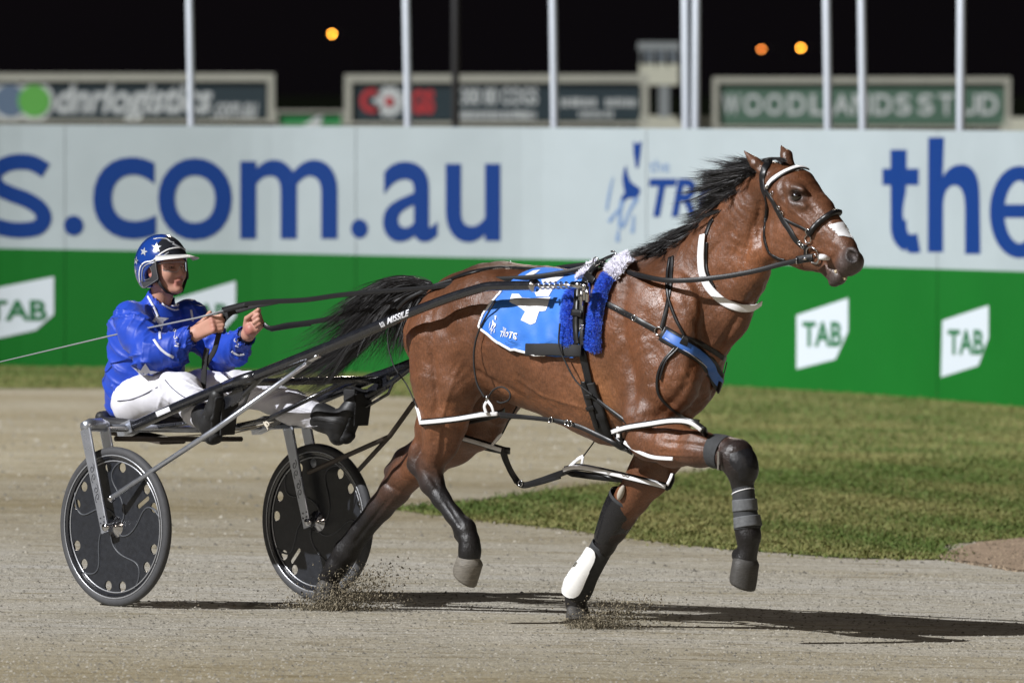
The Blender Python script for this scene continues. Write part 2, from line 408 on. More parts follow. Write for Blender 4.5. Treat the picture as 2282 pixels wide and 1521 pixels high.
# ================================================================== THE SETTING
M_dirt = mat('track_sand', (0.335, 0.305, 0.25), 0.9, var=0.10, vscale=3.0, bump=0.65, bscale=48, spec=0.15, bdist=0.02)
def dirt_nodes(m):
    t = m.node_tree; b = t.nodes['Principled BSDF']
    tc = t.nodes.new('ShaderNodeTexCoord')
    def noise(sc, st, det=6):
        mp = t.nodes.new('ShaderNodeMapping'); mp.inputs['Scale'].default_value = st; t.links.new(tc.outputs['Object'], mp.inputs['Vector'])
        n = t.nodes.new('ShaderNodeTexNoise'); n.inputs['Scale'].default_value = sc; n.inputs['Detail'].default_value = det; n.inputs['Roughness'].default_value = 0.7; t.links.new(mp.outputs[0], n.inputs['Vector']); return n.outputs['Fac']
    def ramp(f, a, c0, c1_, b_):
        r = t.nodes.new('ShaderNodeValToRGB'); r.color_ramp.elements[0].position = a; r.color_ramp.elements[1].position = b_; r.color_ramp.elements[0].color = (*c0, 1); r.color_ramp.elements[1].color = (*c1_, 1); t.links.new(f, r.inputs['Fac']); return r.outputs['Color']
    big = ramp(noise(0.5, (0.35, 1.3, 1)), 0.35, (0.47, 0.455, 0.42), (0.36, 0.325, 0.245), 0.65)
    fine = ramp(noise(30, (0.7, 0.6, 1)), 0.33, (0.66, 0.64, 0.60), (1.10, 1.10, 1.10), 0.56)
    mx = t.nodes.new('ShaderNodeMix'); mx.data_type = 'RGBA'; mx.blend_type = 'MULTIPLY'; mx.inputs['Factor'].default_value = 0.85
    t.links.new(big, mx.inputs['A']); t.links.new(fine, mx.inputs['B'])
    speck = ramp(noise(4.0, (0.5, 2.2, 1), 5), 0.50, (1, 1, 1), (0.62, 0.57, 0.45), 0.68)
    m2 = t.nodes.new('ShaderNodeMix'); m2.data_type = 'RGBA'; m2.blend_type = 'MULTIPLY'; m2.inputs['Factor'].default_value = 1
    t.links.new(mx.outputs['Result'], m2.inputs['A']); t.links.new(speck, m2.inputs['B']); sx = t.nodes.new('ShaderNodeSeparateXYZ'); t.links.new(tc.outputs['Object'], sx.inputs[0])
    wob = t.nodes.new('ShaderNodeMath'); wob.operation = 'MULTIPLY_ADD'; t.links.new(noise(0.6, (.4, 1, 1), 4), wob.inputs[0]); wob.inputs[1].default_value = 5.0; t.links.new(sx.outputs['Y'], wob.inputs[2])
    nrm = t.nodes.new('ShaderNodeMapRange'); nrm.inputs['From Min'].default_value = -8; nrm.inputs['From Max'].default_value = 22; t.links.new(wob.outputs[0], nrm.inputs['Value'])
    band = t.nodes.new('ShaderNodeValToRGB'); t.links.new(nrm.outputs[0], band.inputs['Fac']); e = band.color_ramp.elements; tan = (.82, .765, .63, 1)
    e[0].position = .18; e[0].color = tan; e[1].position = .33; e[1].color = (1, 1, 1, 1); k = e.new(.50); k.color = (1, 1, 1, 1); k = e.new(.66); k.color = (.76, .71, .585, 1)     # worn grey racing line between sandier strips
    m3 = t.nodes.new('ShaderNodeMix'); m3.data_type = 'RGBA'; m3.blend_type = 'MULTIPLY'; m3.inputs['Factor'].default_value = 1; t.links.new(m2.outputs['Result'], m3.inputs['A']); t.links.new(band.outputs['Color'], m3.inputs['B'])
    t.links.new(m3.outputs['Result'], b.inputs['Base Color'])
dirt_nodes(M_dirt)
def ruts(m):
    t = m.node_tree; b = t.nodes['Principled BSDF']; old = b.inputs['Normal'].links[0].from_node; tc = t.nodes.new('ShaderNodeTexCoord'); last = None
    for sc, st, d in ((5.0, (.8, 1.2, 1), .035), (1.4, (.35, 2.0, 1), .05)):
        mp = t.nodes.new('ShaderNodeMapping'); mp.inputs['Scale'].default_value = st; mp.inputs['Rotation'].default_value = (0, 0, .06); t.links.new(tc.outputs['Object'], mp.inputs['Vector'])
        n = t.nodes.new('ShaderNodeTexNoise'); n.inputs['Scale'].default_value = sc; n.inputs['Detail'].default_value = 6; n.inputs['Roughness'].default_value = .65; t.links.new(mp.outputs[0], n.inputs['Vector'])
        bp = t.nodes.new('ShaderNodeBump'); bp.inputs['Strength'].default_value = .55; bp.inputs['Distance'].default_value = d; t.links.new(n.outputs['Fac'], bp.inputs['Height'])
        if last: t.links.new(last, bp.inputs['Normal'])
        last = bp.outputs[0]
    t.links.new(last, old.inputs['Normal'])
ruts(M_dirt)
M_grassbed = mat('grass_bed', (0.085, 0.115, 0.028), 0.95, bump=0.5, bscale=40, spec=0.1, col2=(0.20, 0.185, 0.07), vscale=1.3, stretch=(0.7, 1.0, 1))
def gxy(x, y, up=0.0): return (x, y, gz(x) + up)
# the track and land beyond: one sheet to the horizon
xs = np.concatenate([[-900, -200, -60], np.linspace(-14, 14, 29), [60, 200, 900]]); ys = np.concatenate([[-60, -20], np.linspace(-8, 60, 69), [75]])
V = []; F = []
for y in ys:
    for x in xs: V.append((x, y, gz(max(-20, min(20, x)))))
nxs = len(xs)
for j in range(len(ys) - 1):
    for i in range(nxs - 1): a = j * nxs + i; F.append((a, a + 1, a + nxs + 1, a + nxs))
mk('track', V, F, M_dirt, smooth=True, loc=(0, 0, 0), kind='structure', label='sandy grey harness racing track with loose crushed surface')
M_dark = mat('paddock_painted_unlit', (0.004, 0.005, 0.003), 1.0, spec=0.0)  # near-black colour stands in for ground the floodlights do not reach
mk('paddock', [(-900, 75, -0.6), (900, 75, -0.6), (900, 1800, -0.6), (-900, 1800, -0.6)], [(0, 1, 2, 3)], M_dark, loc=(0, 0, 0), kind='structure', label='ground beyond the course, its unlit darkness put into the colour')
# infield grass: outline traced on the ground
def wavy(P, amp, n=10):
    Q = catmull(P, n); k = rng.normal(0, amp, len(Q)); k = np.convolve(k, [0.25, 0.5, 0.25], 'same'); Q[:, 1] += k; return Q
lawn_px = wavy([(862, 1133), (1000, 1152), (1180, 1172), (1330, 1190), (1600, 1222), (1850, 1240), (2080, 1247), (2150, 1240)], 1.6)
lawn_r = wavy([(2150, 1240), (2100, 1218), (2180, 1206), (2290, 1200), (2480, 1196)], 1.2)
lawn_up = wavy([(2600, 985), (2600, 984)], 0)
lawn_l = wavy([(1400, 925), (1560, 962), (1660, 1000), (1655, 1022), (1560, 1050), (1400, 1072), (1240, 1090), (1050, 1118), (930, 1126)], 1.2)
outline = [ground(*p[:2]) for p in np.concatenate([lawn_px, lawn_r])]
outline += [ground(4000, 1190), ground(4000, 1040), ground(2750, 920)] + [ground(1500, 850), ground(1200, 838), ground(700, 826), ground(0, 812), ground(-500, 808), ground(-2400, 793), ground(-2400, 860), ground(-500, 866), ground(0, 866), ground(400, 866), ground(900, 884)]
outline += [ground(*p[:2]) for p in lawn_l]
OUT2 = np.array([(p.x, p.y) for p in outline])
def inside(X, Y, P):
    c = np.zeros(len(X), bool); n = len(P)
    for i in range(n):
        x1, y1 = P[i]; x2, y2 = P[(i + 1) % n]
        m = ((y1 > Y) != (y2 > Y)); 
        with np.errstate(divide='ignore', invalid='ignore'): xi = (x2 - x1) * (Y - y1) / (y2 - y1) + x1
        c ^= m & (X < xi)
    return c
bm = bmesh.new(); vs = [bm.verts.new((p[0], p[1], gz(p[0]) + 0.004)) for p in OUT2]; fc = bm.faces.new(vs); bmesh.ops.triangulate(bm, faces=[fc]); bm.verts.index_update()
lawnV = [tuple(v.co) for v in bm.verts]; lawnF = [tuple(v.index for v in f.verts) for f in bm.faces]; bm.free()
mk('lawn', lawnV, lawnF, M_grassbed, smooth=False, loc=(0, 0, 0), kind='structure', label='mown infield lawn with thin yellowish patches')
# grass blades standing on it
M_grass = mat('grass_blades', (0.08, 0.11, 0.02), 0.7, attr='col', spec=0.25)
def grass(n, x0, x1, y0, y1, h):
    X = rng.uniform(x0, x1, n); Y = y0 + (y1 - y0) * rng.uniform(0, 1, n) ** 1.25
    k = inside(X + rng.normal(0, .05, n), Y + rng.normal(0, .22, n) * (rng.uniform(0, 1, n) > .3), OUT2); X, Y = X[k], Y[k]; n = len(X)
    if n == 0: return None
    a = rng.uniform(0, 6.283, n); hh = h * rng.uniform(0.5, 1.25, n); wd = rng.uniform(0.004, 0.010, n); lx = rng.normal(0, 0.5, n) * hh; ly = rng.normal(0, 0.5, n) * hh
    Z = gz(X) + 0.004
    A = np.stack([X - np.cos(a) * wd, Y - np.sin(a) * wd, Z], 1); B = np.stack([X + np.cos(a) * wd, Y + np.sin(a) * wd, Z], 1); Cc = np.stack([X + lx, Y + ly, Z + hh], 1)
    V = np.stack([A, B, Cc], 1).reshape(-1, 3); F = np.arange(3 * n).reshape(-1, 3)
    pat = 0.42 + 0.30 * np.sin(X * 1.9 + 1.3 * np.sin(Y * 0.9)) + 0.25 * np.sin(Y * 0.75 + 2 * np.sin(X * 0.6 + Y * 0.21)) + 0.22 * np.sin(X * 5.1 + Y * 1.7); pat = np.clip(pat + rng.normal(0, 0.22, n), 0, 1)[:, None]
    c = np.array((0.078, 0.122, 0.025)) * (1 - pat) + np.array((0.205, 0.19, 0.07)) * pat
    c = c * rng.uniform(0.85, 1.15, (n, 1))
    return V, F, np.repeat(c, 3, axis=0)
gv = []; gf = []; gcol = []; b0 = 0
for args in ((330000, -4, 8, 3.0, 20, 0.015), (150000, -10, 10, 18, 45, 0.02)):
    r_ = grass(*args)
    gv.append(r_[0]); gf.append(r_[1] + b0); gcol.append(r_[2]); b0 += len(r_[0])
mk('grass', np.concatenate(gv), np.concatenate(gf), M_grass, smooth=False, loc=(0, 0, 0), kind='stuff', label='short green and straw coloured grass of the infield', cols=np.concatenate(gcol))
# loose grit on the racing surface
def grit(n, x0, x1, y0, y1, r0, r1, avoid=True):
    X = rng.uniform(x0, x1, n); Y = rng.uniform(y0, y1, n)
    if avoid: k = ~inside(X, Y, OUT2); X, Y = X[k], Y[k]; n = len(X)
    r = r0 + (r1 - r0) * rng.uniform(0, 1, n) ** 4; a = rng.uniform(0, 6.28, n); Z = gz(X)
    base = np.array([(1, 0, 0), (-0.5, 0.87, 0), (-0.5, -0.87, 0), (0.1, 0.1, 0.9)])
    V = np.empty((n, 4, 3))
    for i, b in enumerate(base):
        j = rng.uniform(0.7, 1.3, (n, 3)); V[:, i, 0] = X + r * (b[0] * np.cos(a) - b[1] * np.sin(a)) * j[:, 0]; V[:, i, 1] = Y + r * (b[0] * np.sin(a) + b[1] * np.cos(a)) * j[:, 1]; V[:, i, 2] = Z + r * b[2] * j[:, 2] * 0.8 - 0.0005
    F = np.array([(0, 1, 3), (1, 2, 3), (2, 0, 3)])[None] + (np.arange(n) * 4)[:, None, None]
    c = np.repeat(np.array((0.36, 0.335, 0.28))[None] * rng.uniform(0.35, 1.25, (n, 1)), 4, axis=0)
    return V.reshape(-1, 3), F.reshape(-1, 3), c
M_grit = mat('grit', (0.3, 0.28, 0.22), 0.9, attr='col', spec=0.2)
g1 = grit(80000, -3.2, 3.2, -6.5, 4.5, 0.002, 0.0105); g2 = grit(9000, -4.5, 4, 4, 25, 0.006, 0.02)
mk('loose_grit', np.concatenate([g1[0], g2[0]]), np.concatenate([g1[1], g2[1] + len(g1[0])]), M_grit, smooth=False, loc=(0, 0, 0), kind='stuff', label='loose crushed grit lying on the track', cols=np.concatenate([g1[2], g2[2]]))

M_crumb = mat('dry_soil', (0.3, 0.2, 0.14), 0.95, attr='col', spec=0.1)
def soil(n):
    uu = rng.uniform(2085, 2500, n); vv = 1207 + 66 * rng.uniform(0, 1, n) - (2285 - np.minimum(uu, 2285)) * .0; keep = (vv < 1245 + (uu - 2085) * .16) & (vv > 1240 - (uu - 2085) * .25); uu, vv = uu[keep], vv[keep]; n = len(uu)
    P = np.array([tuple(ground(a, b)) for a, b in zip(uu, vv)]); r = .004 + .014 * rng.uniform(0, 1, n) ** 4; base = np.array([(1, 0, 0), (-0.5, 0.87, 0), (-0.5, -0.87, 0), (0.1, 0.1, 0.8)]); V = np.empty((n, 4, 3))
    for i in range(4): V[:, i] = P + base[i] * rng.uniform(.6, 1.4, (n, 3)) * r[:, None]
    F = (np.array([(0, 1, 3), (1, 2, 3), (2, 0, 3)])[None] + (np.arange(n) * 4)[:, None, None]).reshape(-1, 3)
    c = np.repeat(np.array((0.33, 0.255, 0.18))[None] * rng.uniform(.4, 1.4, (n, 1)), 4, axis=0)
    mk('soil_crumbs', V.reshape(-1, 3), F, M_crumb, None, smooth=False, kind='stuff', label='reddish brown bare soil and dry crumbs at the right end of the lawn', cols=c)
soil(16000)
_sp = [ground(*p, .008) for p in ((2090, 1244), (2120, 1228), (2180, 1210), (2290, 1199), (2440, 1192), (2700, 1190), (2700, 1296), (2440, 1286), (2282, 1274), (2180, 1256))]
mk('bare_soil', _sp, [tuple(reversed(range(len(_sp))))], mat('tan_soil', (0.30, 0.225, 0.16), 0.95, var=0.2, vscale=6, bump=0.6, bscale=50, spec=0.1), smooth=False, kind='structure', label='worn patch of tan soil beside the track')
# ------------------------------------------------------------------ advertising fence round the infield
_bv = [(-2700, 792), (-700, 806), (-300, 811), (0, 815), (600, 827), (1200, 843), (1700, 864), (2000, 883), (2282, 908), (2700, 952), (3000, 985), (4300, 1130)]
_bu = np.array([p[0] for p in _bv]); _bb = np.array([p[1] for p in _bv], float)
_k = np.linspace(-2700, 4300, 701); _kb = np.interp(_k, _bu, _bb); 
for _ in range(60): _kb[1:-1] = (_kb[:-2] + 2 * _kb[1:-1] + _kb[2:]) / 4
def wall_y(u): return ground(u, float(np.interp(u, _k, _kb))).y
_wy = np.array([wall_y(u) for u in _k])
def on_wall(u, v, off=0.0):
    y = float(np.interp(u, _k, _wy)) - off; return at_y(u, v, y)
M_white = mat('white_board_paint', (0.355, 0.405, 0.43), 0.45, var=0.07, vscale=1.1, spec=0.4, rvar=0.1, bump=0.25, bscale=1.6, bdist=0.03)
M_green = mat('green_board_paint', (0.006, 0.118, 0.014), 0.6, var=0.06, vscale=1.2, spec=0.15, rvar=0.1)
M_blue = mat('blue_lettering', (0.005, 0.034, 0.175), 0.6, spec=0.15)
M_blue2 = mat('faded_blue_lettering', (0.14, 0.22, 0.38), 0.5, spec=0.35)
M_tabw = mat('white_print', (0.55, 0.60, 0.66), 0.45, spec=0.35)
M_tabg = mat('green_print', (0.015, 0.13, 0.045), 0.5, spec=0.35)
fence = thing('advertising_fence', 'long curved hoarding, white over green, with big blue web address letters', 'fence', on_wall(1100, 845))
seams = [-2464, -1816, -1168, -520, 145, 793, 1441, 2089, 2740, 3388, 4036]
for a, b in zip(seams[:-1], seams[1:]):
    for nm, zt, zb, mm, o in (('white_panel', 'top', 'mid', M_white, 0.0), ('green_panel', 'mid', 'bot', M_green, 0.012)):
        n = 14; V = []; F = []
        ga = 0.7
        for i in range(n + 1):
            u = a + ga + (b - a - 2 * ga) * i / n; y = float(np.interp(u, _k, _wy)); x = at_y(u, 600, y).x
            h = {'top': 1.968 if True else 0, 'mid': 0.955, 'bot': gz(x) - 0.02}
            # the boards' upper edges as measured along the fence
            uc = min(max(u, -520), 2740); yc_ = float(np.interp(uc, _k, _wy))
            mid_v = np.interp(uc, [-520, 0, 700, 1200, 1650, 2282, 2740], [546, 553, 566, 577, 585, 605, 622]); top_v = np.interp(uc, [-520, 0, 1000, 1600, 2282, 2740], [275, 278, 283, 287, 292, 296])
            h['mid'] = at_y(uc, mid_v, yc_).z; h['top'] = at_y(uc, top_v, yc_).z
            for (yy, zz) in ((y - o, h[zb]), (y - o, h[zt]), (y + 0.05, h[zt]), (y + 0.05, h[zb])): V.append((x, yy, zz))
        for i in range(n):
            for k in range(4): F.append((i * 4 + k, (i + 1) * 4 + k, (i + 1) * 4 + (k + 1) % 4, i * 4 + (k + 1) % 4))
        F += [(0, 1, 2, 3), tuple(n * 4 + k for k in (3, 2, 1, 0))]
        mk(nm, V, F, mm, fence, smooth=False)
M_galv = mat('galvanised_steel', (0.42, 0.45, 0.49), 0.45, 0.35, var=0.08, vscale=5)
for u in (-1600, -900, -200, 145, 469, 793, 1117, 1441, 1765, 2089, 2400, 3000, 3700):     # posts behind the boards
    y = float(np.interp(u, _k, _wy)) + 0.09; p = at_y(u, 600, y); MB().box((p.x, y, 0.95), (0.03, 0, 0), (0, 0.03, 0), (0, 0, 0.98)).build('fence_post', M_galv, fence)
def wm(off): return lambda x, y: on_wall(x, y, off)
big = [('.', 142, 480, 186, 525, 0.05), ('c', 207, 350, 348, 533, 0.012), ('o', 352, 352, 517, 535, 0.012), ('m', 535, 356, 752, 532, 0.012),
       ('.', 782, 488, 820, 531, 0.03), ('a', 853, 360, 975, 539, 0.012), ('u', 993, 365, 1115, 540, 0.012)]
def circle_px(cx, cy, rx, ry, n=28): return [(cx + rx * math.cos(2 * math.pi * i / n), cy + ry * math.sin(2 * math.pi * i / n)) for i in range(n)]
for ch, x0, y0, x1, y1, bd in big:
    if ch == '.': V, F = poly_in(circle_px((x0 + x1) / 2, (y0 + y1) / 2, (x1 - x0) / 2, (y1 - y0) / 2), wm(0.004))
    else: V, F = text_in(ch, x0, y0, x1, y1, wm(0.004), bold=bd if ch in 'coma' else min(bd, 0.014), cell=45)
    mk('lettering', V, F, M_blue, fence, smooth=False)
def stroke_poly(pts, ws):
    """a brush stroke outline in pixels"""
    P = catmull([(*p, w_) for p, w_ in zip(pts, ws)], 6); L = []; R = []
    for i in range(len(P)):
        d = P[min(i + 1, len(P) - 1)][:2] - P[max(i - 1, 0)][:2]; d = d / (np.linalg.norm(d) + 1e-9); nrm = np.array((-d[1], d[0])) * P[i][2] / 2
        L.append(tuple(P[i][:2] + nrm)); R.append(tuple(P[i][:2] - nrm))
    V = L + R; n = len(L); F = [(i, i + 1, n + i + 1, n + i) for i in range(n - 1)]
    return V, F
def logo(pieces, mapper, m, parent, cell=40, name='trotting_horse_emblem'):
    mb = MB()
    for p in pieces:
        if len(p) == 2 and isinstance(p[1], list) and not isinstance(p[1][0], tuple): V, F = stroke_poly(*p)
        else: mb.add(*poly_in(list(p), mapper, cell)); continue
        mb.add(*flat_print(V, F, mapper, cell))
    return mb.build(name, m, parent, smooth=False)
def zz(pts, k=4.754, ox=1900, oy=280): return [(ox + x / k, oy + y / k) for x, y in pts]
_t = MB(); _t.add(*poly_in(zz([(400, 255), (575, 255), (572, 1120), (404, 1120)]), wm(0.004), 45)); _t.add(*poly_in(zz([(315, 455), (700, 455), (700, 630), (315, 630)]), wm(0.0044), 45))
_t.add(*flat_print(*stroke_poly(zz([(487, 1000), (490, 1090), (510, 1170), (560, 1228), (630, 1250), (702, 1240)]), [36, 36, 37, 39, 42, 43]), wm(0.0048), 45)); _t.build('lettering', M_blue, fence, smooth=False)
mk('lettering', *poly_in(zz([(800, 125), (970, 125), (955, 540), (985, 495), (1030, 450), (1090, 418), (1170, 410), (1220, 422), (1270, 458), (1310, 520), (1335, 610), (1345, 720), (1355, 1360), (1190, 1360), (1190, 850), (1180, 750), (1155, 680), (1120, 642), (1080, 630), (1030, 645), (990, 690), (968, 760), (960, 840), (960, 1340), (795, 1340)]), wm(0.004), 45), M_blue, fence, smooth=False)
_e = MB(); _arc = [(1770 + 240 * math.cos(math.radians(a)), 915 - 410 * math.sin(math.radians(a))) for a in range(-5, 312, 12)]
_e.add(*flat_print(*stroke_poly(zz(_arc), [33] * len(_arc)), wm(0.0043), 45)); _e.add(*flat_print(*stroke_poly(zz([(1560, 905), (1800, 905), (2050, 905)]), [30, 30, 30]), wm(0.0048), 45)); _e.build('lettering', M_blue, fence, smooth=False)
_s = zz([(362, 885), (270, 832), (180, 815), (70, 828), (-25, 880), (-50, 950), (-10, 1020), (90, 1070), (210, 1115), (310, 1180), (345, 1260), (300, 1330), (200, 1352), (90, 1350), (-20, 1325), (-110, 1290)], 3.5375, 0, 130)
mk('lettering', *flat_print(*stroke_poly(_s, [35] * len(_s)), wm(0.004), 45), M_blue, fence, smooth=False)
# stylised trotting horse emblem beside its wordmark
def emblem(ox, oy, k):
    T = lambda pts: [(ox + (x - 150) * k, oy + (y - 130) * k) for x, y in pts]; q = k
    dark = [T([(510, 135), (555, 175), (618, 135), (602, 300), (575, 475), (545, 475), (515, 300)]), T([(420, 440), (445, 560), (480, 650), (600, 735), (592, 800), (545, 865), (470, 850), (420, 870), (390, 920), (345, 910), (365, 825), (405, 790), (385, 700), (375, 600), (392, 500)])]
    pale = [(T([(560, 850), (500, 950), (450, 1050), (400, 1180), (350, 1225)]), [60 * q, 44 * q, 34 * q, 40 * q, 45 * q]), (T([(372, 880), (352, 1000), (345, 1100), (342, 1215)]), [64 * q, 44 * q, 44 * q, 50 * q]), (T([(340, 990), (270, 1070), (205, 1155)]), [40 * q, 38 * q, 52 * q]),
            (T([(330, 1240), (322, 1300), (312, 1400)]), [26 * q, 34 * q, 55 * q]), (T([(518, 1070), (512, 1180), (498, 1290)]), [28 * q, 34 * q, 48 * q]), (T([(258, 590), (212, 800), (175, 1010)]), [16 * q, 34 * q, 26 * q])]
    return dark, pale
_d, _p = emblem(1347, 313, 1 / 5.634)
logo(_d, wm(0.004), M_blue, fence); logo(_p, wm(0.0045), M_blue2, fence)
mk('lettering', *text_in('the', 1447, 355, 1492, 384, wm(0.004), 0.0), M_blue2, fence, smooth=False)
mk('lettering', *text_in('TROTS', 1445, 397, 1740, 484, wm(0.004), 0.03, 0.22), M_blue, fence, smooth=False)
def tab(px, tx):
    mk('white_emblem', *poly_in(px, wm(0.017), 40), M_tabw, fence, smooth=False)
    mk('lettering', *text_in('TAB', *tx, wm(0.021), 0.03), M_tabg, fence, smooth=False)
tab([(-62, 652), (120, 616), (120, 700), (80, 735), (-62, 766)], (-30, 668, 104, 714))
tab([(370, 672), (525, 626), (525, 705), (492, 741), (370, 790)], (408, 676, 508, 716))
tab([(1775, 702), (1890, 664), (1890, 738), (1862, 800), (1775, 822)], (1788, 716, 1876, 772))
tab([(2100, 714), (2203, 680), (2203, 752), (2180, 814), (2097, 840)], (2112, 734, 2192, 790))
# ------------------------------------------------------------------ tall poles behind the fence
M_pole = mat('pole_paint', (0.50, 0.54, 0.60), 0.4, 0.2, var=0.05, vscale=3)
poles = [(422, 427, 18, 'tall pale steel pole rising behind the web address between the letters c and o', 0.4), (905, 910, 19, 'tall pale steel pole crossing the red lettered billboard', 0.4), (1232, 1236, 19, 'tall pale steel pole where the dark billboard changes to its third panel', 0.4),
         (1527, 1529, 20, 'left one of two tall pale poles standing close together beside the small cabin', 0.5), (1552, 1551, 20, 'right one of two tall pale poles standing close together beside the small cabin', 0.5), (1842, 1846, 20, 'tall pale steel pole in front of the letter L of the green billboard', 0.5),
         (1920, 1924, 20, 'tall pale steel pole in front of the letter N of the green billboard', 0.5), (2142, 2141, 21, 'rightmost tall pale steel pole, in front of the last letters of the green billboard', 0.5)]
def pole_len(p, q):                                  # carry on well above the frame
    return p + (p - q) * 2.2
for ut, ub, wpx, lab, dy in poles:
    y = float(np.interp(ub, _k, _wy)) + dy; b = at_y(ub, 285, y); t = at_y(ut, 0, y); d = (t - b)
    r = wpx / 2 * (y + 45.37) / FPX
    foot = b - d * ((b.z - gz(b.x)) / d.z); top = b + d * 4.5
    po = thing('light_pole', lab, 'pole', foot, 'tall pale poles behind the fence')
    MB().tube([foot, b, top], [r * 1.06, r, r * 0.8], 12).build('pole', M_pole, po)
    MB().tube([foot, foot + Vector((0, 0, 0.03))], [r * 2.4, r * 2.4], 12).build('base_plate', M_pole, po)
M_darkpole = mat('dark_pole', (0.02, 0.02, 0.022), 0.7)
yb = 62.0
b = at_y(1015, 300, yb); t = at_y(1015, -600, yb); po = thing('light_pole', 'thin dark pole faintly seen against the night sky behind the dark billboard', 'pole', (b.x, yb, gz(b.x)))
MB().tube([(b.x, yb, gz(b.x)), t], [0.045, 0.035], 10).build('pole', M_darkpole, po)
# ------------------------------------------------------------------ billboards far behind
M_frame = mat('sign_frame', (0.36, 0.36, 0.30), 0.6, var=0.08, vscale=2)
M_frame2 = mat('cream_render', (0.50, 0.50, 0.40), 0.7, var=0.06, vscale=1)
M_navy = mat('sign_dark', (0.016, 0.032, 0.04), 0.5)
M_gsign = mat('sign_green', (0.065, 0.13, 0.09), 0.55, var=0.12, vscale=1.0)
M_red = mat('sign_red', (0.42, 0.03, 0.035), 0.5); M_sw = mat('sign_white', (0.5, 0.53, 0.52), 0.5); M_lime = mat('sign_lime', (0.10, 0.36, 0.06), 0.5); M_slate = mat('sign_slate', (0.10, 0.15, 0.22), 0.5)
M_brgreen = mat('low_green_board', (0.02, 0.22, 0.06), 0.5)
def billboard(y, x0, x1, ztop, bot, fr, m, lab):
    """pixel outline x0..x1, top row ztop, bottom row bot, frame width fr (px) at distance y"""
    p0 = at_y(x0, bot, y); p1 = at_y(x1, ztop, y); k = (y + 45.37) / FPX; fw = fr * k; cx = (p0.x + p1.x) / 2
    bb = thing('billboard', lab, 'billboard', (cx, y, gz(0)))
    hw = (p1.x - p0.x) / 2; zc = (p0.z + p1.z) / 2; hz = (p1.z - p0.z) / 2
    MB().box((cx, y, zc), (hw - fw, 0, 0), (0, 0.03, 0), (0, 0, hz - fw * 0.6)).build('sign_face', m, bb, smooth=False)
    fb = MB(); fb.box((cx, y - 0.02, p1.z - fw * 0.45), (hw, 0, 0), (0, 0.06, 0), (0, 0, fw * 0.45)); fb.box((cx, y - 0.02, p0.z + fw * 0.2), (hw, 0, 0), (0, 0.06, 0), (0, 0, fw * 0.2))
    for sg in (-1, 1): fb.box((cx + sg * (hw - fw * 0.4), y - 0.02, zc), (fw * 0.4, 0, 0), (0, 0.057, 0), (0, 0, hz - 0.003))
    fb.build('frame', M_frame, bb, smooth=False)
    for fx in (-0.8, -0.27, 0.27, 0.8): MB().box((cx + fx * hw, y + 0.07, (p0.z - 0.1) / 2), (0.05, 0, 0), (0, 0.035, 0), (0, 0, (p0.z + 0.1) / 2)).build('leg', M_frame, bb, smooth=False)
    return bb, (lambda x, yy: at_y(x, yy, y - 0.036))
bb, mp = billboard(92, -420, 612, 164, 274, 19, M_navy, 'dark billboard with white logistics web address and blue and green circles')
mk('lettering', *text_in('dnrlogistics', 124, 184, 474, 274, mp, 0.03, 0.3), M_sw, bb, smooth=False)
mk('lettering', *text_in('.com.au', 472, 230, 574, 262, mp, 0.02, 0.3), M_sw, bb, smooth=False)
for cx, m_, r_ in ((-40, M_slate, 36), (22, M_slate, 36), (76, M_lime, 36)):
    mk('circle_emblem', *poly_in(circle_px(cx, 225, r_ + 9, r_ + 9), lambda x, yy: at_y(x, yy, 92 - 0.038 - cx * 1e-5)), M_sw, bb, smooth=False)
    mk('circle_emblem', *poly_in(circle_px(cx, 225, r_, r_), lambda x, yy: at_y(x, yy, 92 - 0.045 - cx * 1e-5)), m_, bb, smooth=False)
bb, mp = billboard(95, 768, 1445, 166, 280, 20, M_navy, 'dark billboard with red lettering round a white cogwheel and a white phone number')
mk('lettering', *text_in('C', 802, 198, 848, 252, mp, 0.05), M_red, bb, smooth=False)
gear = []
for i in range(24):
    for rr in ((37, 37, 31, 31)[(i * 2) % 4], (37, 37, 31, 31)[(i * 2 + 1) % 4]):
        an = 2 * math.pi * (i + 0.5 * len(gear) % 1) / 24; gear.append((867 + rr * math.cos(an + 0.0), 226 + rr * math.sin(an)))
gear = [(867 + (36 if (i // 2) % 2 == 0 else 29) * math.cos(2 * math.pi * i / 40), 226 + (38 if (i // 2) % 2 == 0 else 31) * math.sin(2 * math.pi * i / 40)) for i in range(40)]
mk('cogwheel_emblem', *poly_in(gear, mp), M_sw, bb, smooth=False)
mk('cogwheel_emblem', *poly_in(circle_px(867, 226, 10, 11), lambda x, yy: at_y(x, yy, 94.95)), M_red, bb, smooth=False)
mk('lettering', *text_in('GS', 915, 200, 968, 254, mp, 0.05), M_red, bb, smooth=False)
mk('lettering', *text_in('1300 80 COGS', 1016, 196, 1198, 234, mp, 0.03), M_sw, bb, smooth=False)
for x0, x1, y0, y1 in ((1018, 1196, 246, 266), (1250, 1330, 218, 238), (1350, 1418, 218, 238), (1290, 1368, 246, 262)):    # rows of lettering too small to read
    mb = MB(); x = x0
    while x < x1:
        ww = rng.uniform(3, 9); mb.add(*poly_in([(x, y0 + rng.uniform(0, 4)), (min(x + ww, x1), y0 + rng.uniform(0, 4)), (min(x + ww, x1), y1), (x, y1)], mp)); x += ww + rng.uniform(2, 4)
    mb.build('small_print', M_sw, bb, smooth=False)
bb, mp = billboard(90, 1588, 2252, 172, 286, 15, M_gsign, 'faded green billboard with widely spaced white capital letters')
